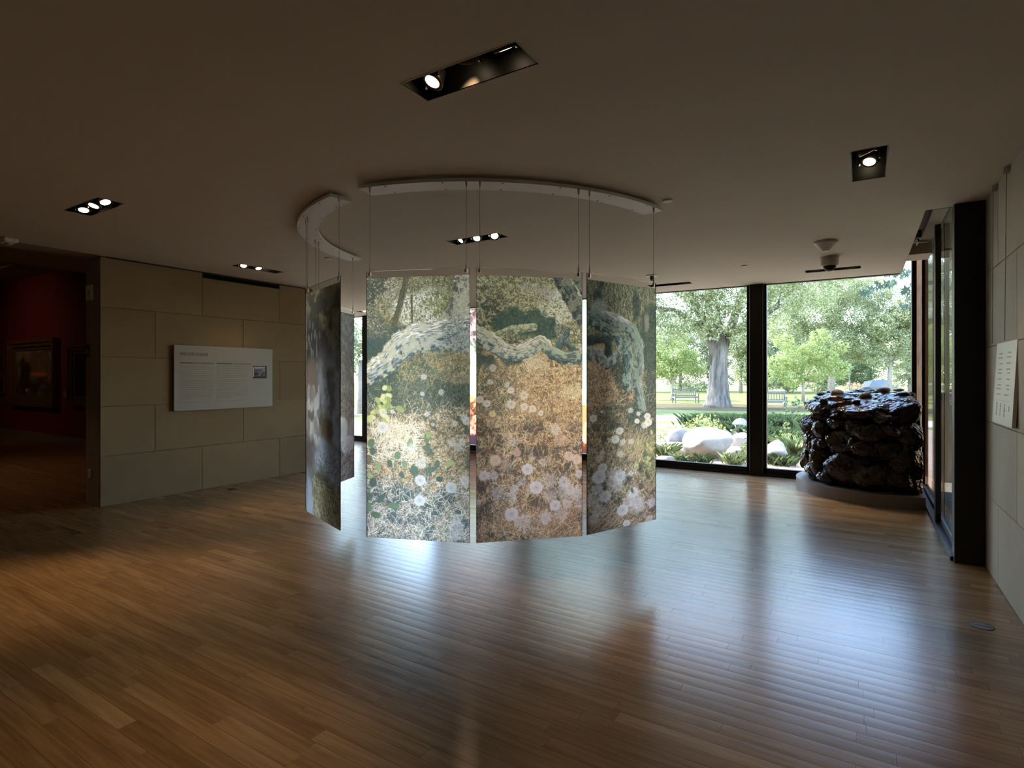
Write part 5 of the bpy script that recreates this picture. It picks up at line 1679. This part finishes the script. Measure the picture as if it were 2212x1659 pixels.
def quads_mesh(name, cen, nrm, size, mat, parent, asp=0.55, rng=RNG, pointed=True):
    """many small leaf blades as one mesh"""
    n = len(cen)
    off = np.array(wloc(parent)) if parent is not None else np.zeros(3)
    t = rng.normal(size=(n, 3))
    t -= nrm * (t * nrm).sum(1)[:, None]
    t /= np.linalg.norm(t, axis=1)[:, None] + 1e-9
    bt = np.cross(nrm, t)
    s = (size * rng.uniform(.6, 1.4, n))[:, None] * .5
    co = np.stack([cen - t * s, cen + bt * s * asp, cen + t * s, cen - bt * s * asp], 1).reshape(-1, 3) - off
    me = bpy.data.meshes.new(name)
    me.vertices.add(4 * n); me.vertices.foreach_set('co', co.astype(np.float32).ravel())
    me.loops.add(4 * n); me.loops.foreach_set('vertex_index', np.arange(4 * n, dtype=np.int32))
    me.polygons.add(n); me.polygons.foreach_set('loop_start', np.arange(0, 4 * n, 4, dtype=np.int32))
    me.materials.append(mat)
    me.update(calc_edges=True)
    o = bpy.data.objects.new(name, me)
    COL.objects.link(o)
    if parent is not None:
        o.parent = parent
    return o


def crown_points(blobs, n, rng=RNG, clump=10):
    """points gathered in sprays on the skins of several blobs"""
    w = np.array([b[3] ** 2 for b in blobs]); w = w / w.sum()
    m = max(1, n // clump)
    k = rng.choice(len(blobs), m, p=w)
    B = np.array(blobs)[k]
    d = rng.normal(size=(m, 3)); d /= np.linalg.norm(d, axis=1)[:, None]
    r = B[:, 3] * rng.uniform(.55, 1.05, m) ** .6
    c = B[:, :3] + d * r[:, None] * np.array([1, 1, .8])
    pts = np.repeat(c, clump, 0) + rng.normal(0, 1, (m * clump, 3)) * np.repeat(B[:, 3], clump)[:, None] * .07
    nr = rng.normal(size=pts.shape) * .8 + np.repeat(d, clump, 0) * .5 + np.array([0, 0, .5])
    nr /= np.linalg.norm(nr, axis=1)[:, None]
    return pts, nr


def tree(name, label, base, trunk, limbs, blobs, n, size, leaf, bark, group='garden trees'):
    """trunk: (dx, dy, z, r) ; limbs: lists of (dx, dy, z, r); blobs: (dx, dy, z, r) around the base"""
    t = root(name, base, label, 'tree', group)
    bx, by, bz = base
    MB().tube([(bx + p[0], by + p[1], bz + p[2]) for p in trunk], [p[3] for p in trunk], 14).build('trunk', bark, t, True)
    for L in limbs:
        MB().tube([(bx + p[0], by + p[1], bz + p[2]) for p in L], [p[3] for p in L], 8).build('limb', bark, t, True)
    pts, nr = crown_points([(bx + b[0], by + b[1], bz + b[2], b[3]) for b in blobs], n)
    quads_mesh('crown', pts, nr, size, leaf, t)
    return t


def rel(du, dd, z, r):
    """offset across (du, to the right as seen) and away (dd) from the viewer"""
    return (du * CT - dd * ST, du * ST + dd * CT, z, r)


# the great oak
ob = site(1550, 31.7, GZ)
tree('oak_tree', 'huge old oak with a thick grey trunk between the two benches', ob,
     [rel(0, 0, -.1, 0.88), rel(0.02, 0, 0.2, 0.72), rel(0.03, 0, 0.7, 0.60), rel(0.05, 0, 1.6, 0.52), rel(0.06, 0, 2.4, 0.47), rel(0.08, 0, 3.2, 0.48), rel(0.08, 0, 3.8, 0.36), rel(0.05, 0, 4.6, 0.2), rel(0, 0, 5.8, 0.1)],
     [[rel(-.08, 0, 2.4, .34), rel(-.25, 0, 3.5, .30), rel(-.8, .1, 5.0, .25), rel(-1.8, .2, 7.0, .2), rel(-3.4, 0, 8.6, .1)],
      [rel(.12, 0, 2.3, .34), rel(.32, 0, 3.3, .30), rel(.75, -.1, 4.5, .26), rel(1.4, .1, 6.4, .22), rel(2.8, .3, 8.0, .12)],
      [rel(.5, 0, 4.0, .22), rel(2.1, -.4, 5.0, .17), rel(3.1, -.6, 5.6, .14), rel(3.3, -.6, 6.4, .1)],
      [rel(0, .1, 3.0, .26), rel(-.2, 1.0, 6, .2), rel(.4, 1.4, 9, .1)],
      [rel(-.6, .1, 4.4, .18), rel(-2.6, -.6, 5.4, .12), rel(-4.4, -.8, 5.6, .06)]],
     [rel(*q) for q in ((.9, -1.3, 4.0, .7), (-.9, -1.3, 4.2, .7), (-3.4, -1, 4.1, .9), (-5, -.6, 4.4, .9), (-.6, -.6, 5.4, 1.1), (.6, -.9, 4.7, 1.0), (-1.4, -1.2, 4.9, 1.0), (1.7, -1.0, 4.6, .8), (-2.6, -1.2, 4.6, .9), (0, -1.4, 6.2, 1.2), (2.6, -1, 5.6, 1.0), (-1.6, -1.2, 6.8, 1.3), (2.2, -1, 7.4, 1.3), (-2.6, -.5, 6.0, 1.4), (-4.2, 0, 5.4, 1.3), (-5.6, 0, 6.4, 1.6), (1.6, -.6, 6.2, 1.3), (-.6, .4, 7.4, 1.9), (3.6, .6, 7.6, 1.8), (-3.4, .6, 8.4, 2.0),
                        (2.0, .4, 8.6, 2.0), (5.2, 0, 6.6, 1.6), (-7, .5, 8.0, 2.2), (0, 1, 10.4, 2.6), (4.6, 1, 10, 2.4), (-4.6, 1, 10.6, 2.6), (6.8, .4, 8.4, 1.9), (-6.4, -.4, 5.0, 1.0), (-9.2, 0, 9.0, 2.4), (-11.5, -1, 8.0, 2.2), (-9, -2, 11.5, 2.6), (-13.5, 0, 10, 2.4), (3.0, 1.4, 5.4, .9), (-1.9, .8, 4.3, .7))],  # far left blobs added out of view to throw shade on the lawn
     170000, 0.115, M['leaf_oak'], M['bark'])
# small tree behind the far bench
tree('young_tree', 'small round leafy tree standing behind the far bench', site(1452, 41, GZ),
     [rel(0, 0, 0, .14), rel(.05, 0, .8, .11), rel(.0, 0, 1.6, .09)],
     [[rel(0, 0, 1.2, .08), rel(-.5, 0, 2.0, .06), rel(-.9, 0, 3, .04)], [rel(0, 0, 1.2, .08), rel(.5, 0, 2.1, .06), rel(1.0, .2, 3, .04)], [rel(0, 0, 1.4, .08), rel(.1, 0, 3.2, .05)]],
     [rel(*q) for q in ((-.9, 0, 2.5, 1.0), (.8, 0, 2.7, 1.0), (0, 0, 3.4, 1.2), (-.4, -.4, 2.2, .8), (1.3, .1, 3.2, .7), (-1.5, .2, 3.1, .8), (-2.1, .2, 2.2, .7), (1.9, 0, 2.4, .6), (.4, 0, 4.4, .8), (-1.0, 0, 4.2, .7))], 20000, .11, M['leaf_light'], M['bark_thin'])
# right hand trees
tree('leafy_tree', 'broad pale green tree filling the window behind the rock sculpture', site(1795, 46, GZ),
     [rel(0, 0, 0, .3), rel(.1, 0, 2, .24), rel(0, 0, 4, .2)],
     [[rel(0, 0, 2.5, .16), rel(-1.6, 0, 5, .1)], [rel(0, 0, 2.8, .16), rel(1.7, 0, 5.4, .1)]],
     [rel(*q) for q in ((-2.6, 0, 3.4, 1.6), (0, 0, 4.6, 2.0), (2.6, 0, 4.4, 1.8), (-1.4, 0, 6.8, 2.0), (1.6, 0, 7.0, 2.0), (4.6, 0, 6.0, 1.7), (-3.6, .2, 5.6, 1.5), (0.4, .4, 9.0, 2.2), (3.4, .2, 8.6, 1.8), (-3.4, .4, 8.4, 1.6))],
     130000, .115, M['leaf_oak'], M['bark_thin'])
tree('lime_tree', 'bright yellow green tree in the sun right of the wide mullion', site(1735, 40, GZ),
     [rel(0, 0, 0, .12), rel(0, 0, 1.6, .09)], [[rel(0, 0, 1.2, .07), rel(.6, 0, 2.4, .04)], [rel(0, 0, 1.2, .07), rel(-.6, 0, 2.4, .04)]],
     [rel(*q) for q in ((-.9, 0, 1.7, .9), (.6, 0, 2.1, 1.0), (1.6, 0, 2.9, .9), (-.6, 0, 3.1, 1.0), (.6, 0, 3.5, .9), (-1.9, .3, 2.6, .8), (2.6, 0, 2.2, .8), (-2.9, 0, 1.8, .8), (1.2, 0, 4.6, .7), (-1.4, 0, 4.2, .7), (2.6, 0, 3.8, .6))], 22000, .11, M['leaf_light'], M['bark_thin'])
tree('dark_tree', 'darker rounded tree behind the brown river stone on the sculpture', site(1840, 52, GZ),
     [rel(0, 0, 0, .16), rel(0, 0, 2.0, .12)], [[rel(0, 0, 1.6, .08), rel(.8, 0, 3, .05)]],
     [rel(*q) for q in ((-.9, 0, 1.8, 1.1), (1.0, 0, 1.9, 1.1), (0, 0, 3.1, 1.3), (-.2, -.3, 4.2, .9), (1.6, 0, 3.2, .8), (-1.6, 0, 2.8, .7))], 18000, .12, M['leaf_dark'], M['bark_thin'])
tree('slender_tree', 'slender tree with a bare trunk near the corner window post', site(1923, 44, GZ),
     [rel(0, 0, 0, .22), rel(-.05, 0, 1.6, .17), rel(.05, 0, 3.4, .12)], [[rel(0, 0, 2.2, .1), rel(-.9, 0, 4, .05)], [rel(0, 0, 2.4, .1), rel(1.0, 0, 4.4, .05)]],
     [rel(*q) for q in ((-1.0, 0, 3.0, .9), (.9, 0, 3.1, 1.0), (0, 0, 4.4, 1.3), (1.6, 0, 5.0, 1.1), (-.9, 0, 5.8, 1.2), (.6, 0, 6.6, 1.2), (2.2, 0, 3.0, .7))], 20000, .115, M['leaf_oak'], M['bark_thin'])
# far screen of trees behind the lawn
FAR = [(1385, 62, 8.6, 4.0, 'pale distant tree behind the hanging prints'), (1470, 66, 8.4, 4.0, 'low distant tree behind the small round tree'), (1540, 64, 7.6, 3.6, 'distant tree just behind the oak trunk'),
       (1600, 58, 6.6, 3.2, 'distant rounded bush left of the wide mullion'), (1655, 60, 7.4, 3.4, 'distant tree behind the wide mullion'), (1700, 64, 8.8, 4.0, 'distant tall tree behind the bright yellow green one'),
       (1778, 62, 6.4, 3.2, 'distant tree left of the lamp post'), (1880, 66, 6.0, 3.2, 'distant tree behind the angular garden shelter'), (1965, 60, 5.0, 2.8, 'distant tree at the corner of the window'), (2050, 44, 7.5, 3.4, 'leafy tree added beyond the sliding side window to green its pane')]  # last tree added to stand in for foliage reflected in the side pane
for k, (u, d, h, r, lb) in enumerate(FAR):
    bl = [rel(RNG.uniform(-1, 1) * r * .8, RNG.uniform(-.5, .5), h * (.18 + .75 * k2 / 8), r * RNG.uniform(.4, .6)) for k2 in range(9)]
    tree('distant_tree', lb, site(u, d, GZ), [rel(0, 0, 0, .2), rel(0, 0, h * .5, .14)], [], bl, 20000, .18, M['leaf_far'] if k % 3 else M['leaf_oak'], M['bark_thin'], 'trees at the end of the lawn')
# trees seen through the left slit
for u, d, s, lf, lb in ((783, 26, 1.0, 'leaf_far', 'feathery tree seen through the slit between the hanging panels'),):
    tree('garden_tree', lb, site(u, d, GZ), [rel(0, 0, 0, .25 * s), rel(0, 0, 2.5 * s, .18 * s)], [[rel(0, 0, 2 * s, .12), rel(1.0 * s, 0, 3.6 * s, .05)]],
         [rel(q[0] * s, q[1] * s, q[2] * s, q[3] * s) for q in ((-1.2, 0, 2.6, 1.2), (1.2, 0, 2.8, 1.2), (0, 0, 4.2, 1.6), (-.8, 0, 5.6, 1.3), (1.0, 0, 5.8, 1.2))], 7000, .2, M[lf], M['bark_thin'])

# benches
def bench(label, u, d, yaw):
    c = site(u, d, GZ)
    t = root('garden_bench', c, label, 'bench', 'slatted garden benches')
    R = Matrix.Rotation(THETA + yaw, 4, 'Z')
    Mx = Matrix.Translation(c) @ R
    W = 0.78
    def part(nm, *bx):
        mb = MB()
        for q in bx:
            mb.bbox(*q, 0.004, Mx)
        mb.build(nm, M['teak'], t)
    for sx in (-1, 1):
        x = sx * W
        part('leg', (x - .035, x + .035, -.27, -.20, 0, .62))
        part('leg', (x - .035, x + .035, .20, .27, 0, .92))
        part('armrest', (x - .045, x + .045, -.32, .24, .62, .655))
        part('side_rail', (x - .025, x + .025, -.2, .2, .34, .41))
    part('top_rail', (-W, W, .215, .265, .84, .92))
    part('lower_rail', (-W, W, .215, .265, .46, .52))
    part('front_rail', (-W, W, -.26, -.22, .34, .41))
    for k in range(11):
        x = -W + .11 + k * (2 * W - .22) / 10
        part('back_slat', (x - .022, x + .022, .225, .25, .52, .84))
    for k in range(5):
        y = -.26 + k * .105
        part('seat_slat', (-W, W, y, y + .075, .41, .435))


bench('weathered slatted bench on the lawn to the left of the oak', 1480.5, 36.5, 0.12)
bench('weathered slatted bench half hidden by the wide window mullion', 1662, 29.8, -0.25)

# boulders outside the window
def boulder(label, u, d, w_, dp, h_, mk, seed, sink=.15):
    c = site(u, d, GZ)
    v, f = rock_geo(seed, 4, 7, (0.66, 0.95), .14)
    o = MB().add([(c.x + p[0] * w_ / 2 * CT - p[1] * dp / 2 * ST, c.y + p[0] * w_ / 2 * ST + p[1] * dp / 2 * CT, c.z + (p[2] + 1 - sink * 2) * h_ / 2 / (1 - sink)) for p in v], f).build('boulder', M[mk], None, True)
    return tag(o, label, 'boulder', 'boulders in the planting bed')


boulder('biggest sunlit white boulder close to the window glass', 1524, 11.9, 1.0, .9, .68, 'boulder', 504, .12)
boulder('white boulder partly covered by pale leafed stems, left of the mullion', 1603, 12.9, .52, .5, .42, 'boulder', 513)
boulder('grey shaded boulder behind the leafy stems, left of the mullion', 1600, 15.6, .55, .5, .52, 'boulder_grey', 503)
boulder('small blue grey rock behind the biggest white boulder', 1567, 14.6, .42, .4, .40, 'boulder_grey', 514)
boulder('low pale boulder behind the yellow flowering shrub', 1463, 14.4, .6, .5, .42, 'boulder_grey', 505)
boulder('flat white slab of rock left of the biggest boulder', 1450, 12.6, 1.0, .7, .26, 'boulder', 506, .2)
boulder('broad white boulder right of the mullion beside the sculpture', 1672, 11.3, .58, .6, .44, 'boulder', 515)
boulder('small pale rock at the foot of the biggest boulder', 1590, 12.2, .34, .34, .22, 'boulder', 508)
boulder('low tan rock in the soil by the window sill', 1440, 11.2, .4, .3, .16, 'boulder', 509)


# grasses and shrubs
def blades(name, label, u, d, w_, dp, h_, n, mat, cat, lean=.35, wid=.012, kind=None, group=None, rng=RNG):
    c = site(u, d, GZ)
    bx = rng.normal(0, .36, n) * w_ / 2 * 1.2
    by = rng.normal(0, .36, n) * dp / 2 * 1.2
    base = np.stack([c.x + bx * CT - by * ST, c.y + bx * ST + by * CT, np.full(n, GZ)], 1)
    a = rng.uniform(0, 6.283, n)
    ln = h_ * rng.uniform(.55, 1.1, n)
    dirn = np.stack([np.cos(a), np.sin(a), np.zeros(n)], 1)
    side = np.stack([-np.sin(a), np.cos(a), np.zeros(n)], 1) * wid
    up = np.array([0, 0, 1.0])
    le = rng.uniform(.3, 1.2, n)[:, None] * lean
    mid = base + up * (ln * .6)[:, None] + dirn * (ln[:, None] * le * .45)
    tip = base + up * (ln * .92)[:, None] + dirn * (ln[:, None] * le * 1.3)
    co = np.stack([base - side * .7, base + side * .7, mid + side * .6, tip, mid - side * .6], 1).reshape(-1, 3)
    t = root(name, c, label, cat, group, kind)
    me = bpy.data.meshes.new('blades')
    me.from_pydata([tuple(q) for q in (co - np.array(c))], [], [(5 * i, 5 * i + 1, 5 * i + 2, 5 * i + 3, 5 * i + 4) for i in range(n)])
    me.materials.append(mat)
    o = bpy.data.objects.new('blades', me)
    COL.objects.link(o)
    o.parent = t
    return t


for k, (u, d, w_, dp, h_, lb) in enumerate(((1548, 18.6, 1.6, 1.2, .52, 'dark green grass mound behind the yellow flowers'), (1592, 17.4, 1.5, 1.3, .56, 'tall green grass mound left of the mullion'), (1640, 17.2, 1.6, 1.3, .56, 'green grass mound behind the mullion'),
                                            (1690, 17.0, 1.6, 1.4, .60, 'green grass mound right of the mullion'), (1735, 16.4, 1.4, 1.3, .58, 'green grass mound behind the sculpture'), (1612, 15.8, 1.0, .8, .45, 'lower green grass tuft above the grey boulder'),
                                            (1680, 14.6, 1.0, .9, .42, 'short green grass tuft above the broad white boulder'), (1570, 16.4, 1.0, .9, .42, 'short green grass tuft above the blue grey rock'))):
    blades('grass_mound', lb, u, d, w_, dp, h_, 3200, M['blade'], 'grass', .7, .0055, None, 'ornamental grass mounds')
for k, (u, d, w_, h_, n, mk, lb) in enumerate(((1437, 12.0, .34, .34, 120, 'blade_pale', 'pale spiky grass tuft by the window near the hanging prints'), (1467, 11.3, .26, .22, 80, 'blade_pale', 'small pale grass tuft by the window sill'),
                                               (1517, 11.0, .26, .24, 70, 'blade', 'dark spiky tuft in front of the biggest boulder'), (1489, 11.0, .14, .2, 24, 'blade', 'thin dark stalks in front of the biggest boulder'),
                                               (1585, 11.0, .4, .26, 110, 'blade_pale', 'pale tuft at the foot of the mullion'), (1687, 10.9, .5, .26, 160, 'blade', 'bluish grass tuft by the sill beside the sculpture'),
                                               (1716, 11.9, .4, .5, 140, 'blade_pale', 'pale long grass leaning against the sculpture edge'))):
    blades('grass_tuft', lb, u, d, w_, w_, h_, int(n * 1.6), M[mk], 'grass tuft', .8, .004, None, 'small grass tufts by the sill')


def shrub(name, label, u, d, blobs, n, size, leaf, fl=None, nf=0):
    c = site(u, d, GZ)
    t = root(name, c, label, 'shrub', 'flowering shrubs')
    for k in range(7):
        b = blobs[k % len(blobs)]
        q = rel(b[0], b[1], b[2], 1)
        MB().tube([(c.x, c.y, c.z), (c.x + q[0] * .6, c.y + q[1] * .6, c.z + q[2] * .6), (c.x + q[0], c.y + q[1], c.z + q[2])], [.008, .006, .003], 5).build('stem', M['bark_thin'], t)
    bl = []
    for b in blobs:
        q = rel(*b)
        bl.append((c.x + q[0], c.y + q[1], c.z + q[2], q[3]))
    pts, nr = crown_points(bl, n, clump=6)
    quads_mesh('foliage', pts, nr, size, leaf, t)
    if nf:
        pts, nr = crown_points([(b[0], b[1], b[2] + b[3] * .4, b[3]) for b in bl], nf, clump=4)
        quads_mesh('flowers', pts, nr, size * 1.15, M[fl], t, .9)


shrub('flowering_shrub', 'yellow flowering shrub behind the biggest white boulder', 1512, 14.6, [(-.35, 0, .3, .26), (0, 0, .42, .28), (.3, .1, .46, .26), (.05, 0, .6, .2), (.5, 0, .3, .2), (-.15, -.1, .2, .24)], 2600, .036, M['leaf_light'], 'flower', 130)
shrub('flowering_shrub', 'low yellow green shrub near the hanging prints', 1440, 14.8, [(-.2, 0, .22, .2), (.15, 0, .28, .22), (.35, 0, .2, .16)], 1800, .034, M['leaf_light'], 'flower', 60)
shrub('stemmed_plant', 'pale broad leafed stems in front of the white boulder by the mullion', 1606, 11.6, [(0, 0, .2, .14), (.05, 0, .38, .12), (-.08, 0, .12, .14), (.12, 0, .1, .14)], 130, .075, M['leaf_light'])
shrub('stemmed_plant', 'yellow green stems in front of the grass right of the mullion', 1692, 12.6, [(0, 0, .3, .16), (.06, 0, .5, .12), (-.14, 0, .2, .12), (.18, 0, .34, .12), (.05, 0, .66, .07)], 220, .07, M['leaf_light'], 'flower', 6)
shrub('stemmed_plant', 'bushy green stems beside the sculpture at lawn height', 1712, 17, [(0, 0, .8, .26), (.2, 0, .95, .24), (-.1, 0, .6, .2)], 260, .09, M['leaf_dark'])
shrub('silver_plant', 'silvery leafed plant before the grey shaded boulder', 1590, 14.0, [(0, 0, .2, .2), (.2, 0, .28, .16), (-.15, 0, .3, .14)], 260, .06, M['leaf_far'])
shrub('red_shrub', 'red blossoming shrub far behind the sculpture', 1850, 48, [(-.6, 0, .5, .5), (0, 0, .7, .5), (.6, 0, .6, .5)], 900, .09, M['leaf_far'], 'blossom', 260)

# path light, post, shelter
c = site(1669, 21.0, GZ)
t = root('path_light', c, 'small mushroom path light beside the gravel path', 'path light')
MB().tube([(c.x, c.y, GZ), (c.x, c.y, GZ + .36)], .012, 8).build('stake', M['bronze'], t)
MB().lathe([(.07, .34), (.09, .35), (.04, .40), (.01, .41)], (c.x, c.y, GZ), 16).build('cap', M['bronze'], t)
c = site(1834.5, 38, GZ)
t = root('lamp_post', c, 'thin grey lamp post above the brown river stone', 'lamp post')
MB().tube([(c.x, c.y, GZ), (c.x, c.y, GZ + 2.0)], [.04, .03], 10).build('pole', M['teak'], t)
MB().lathe([(.035, 2.0), (.05, 2.03), (.05, 2.2), (.02, 2.26)], (c.x, c.y, GZ), 12).build('lantern', M['teak'], t)
c = site(1898, 30, GZ)
t = root('angular_shelter', c, 'angular faceted grey shelter roof seen above the sculpture', 'shelter')
def shp(*q):
    return [Vector(c) + Vector(rel(a, b, z, 0)[:3]) for a, b, z in q]
M['slate'] = plain('slate_panels', (0.10, 0.11, 0.12), 0.6, var=.1)
MB().add(shp((-.54, 0, 1.17), (-.30, 0, 1.54), (.47, 0, 1.54), (.47, 0, .82), (-.12, -.35, .82), (-.12, -.35, 1.19), (-.4, .9, 1.1), (-.2, .9, 1.45), (.5, .9, 1.45), (.5, .9, .8)),
         [(0, 5, 1), (1, 5, 2), (2, 5, 4, 3), (0, 4, 5), (1, 2, 8, 7), (2, 3, 9, 8), (0, 1, 7, 6), (0, 6, 9, 3, 4), (6, 7, 8, 9)]).build('roof_shell', M['slate'], t)
for a, b in ((-.3, .2), (.45, .2)):
    q = shp((a, b, 0), (a, b, .95))
    MB().tube(q, .04, 8).build('post', M['bronze'], t)

# maple branch hanging into view outside the corner
c = site(1990, 11.6, 0)
mt = site(2085, 12.2, GZ)
t = root('maple_tree', mt, 'dark green lobed leaves of a maple hanging outside the top corner of the window', 'tree')
MB().tube([mt, mt + Vector((0.05, 0, 2.5)), mt + Vector((-.05, 0, 4.6)), site(2050, 11.8, 4.2)], [.16, .13, .1, .022], 10).build('trunk', M['bark_thin'], t, True)
MB().tube([site(2050, 11.8, 4.2), site(1985, 11.6, 3.55), site(1945, 11.5, 3.30), site(1915, 11.4, 2.95), site(1900, 11.4, 2.8)], [.02, .014, .01, .006, .003], 6).build('twig', M['bark_thin'], t)
MB().tube([site(1985, 11.6, 3.55), site(1965, 11.6, 3.2), site(1962, 11.6, 2.85)], [.01, .007, .003], 6).build('twig', M['bark_thin'], t)
star = [(0, -.5), (.12, -.12), (.46, -.3), (.28, .04), (.5, .36), (.16, .24), (0, .6), (-.16, .24), (-.5, .36), (-.28, .04), (-.46, -.3), (-.12, -.12)]
lm = bpy.data.meshes.new('leaf')
lm.from_pydata([(x * .2, y * .2, .03 * (x * x) - .02 * y * y) for x, y in star] + [(0, 0, .01)], [], [(i, (i + 1) % 12, 12) for i in range(12)])
lm.materials.append(M['leaf_maple'])
rl = random.Random(5)
for k in range(46):
    z = rl.uniform(0, 1)
    if k % 3:
        u, zz = 1965 - 95 * z + rl.gauss(0, 7), 3.72 - .38 * z + rl.gauss(0, .09)
    else:
        u, zz = 1962 + rl.gauss(0, 9), 3.5 - .75 * z
    o = bpy.data.objects.new('leaf', lm)
    COL.objects.link(o)
    o.parent = t
    o.location = site(u, 11.5 + rl.uniform(-.3, .3), zz) - t.location
    o.rotation_euler = (rl.uniform(.6, 2.2), rl.uniform(-.6, .6), rl.uniform(0, 6.28))
    s_ = rl.uniform(.6, 1.1)
    o.scale = (s_, s_, s_)
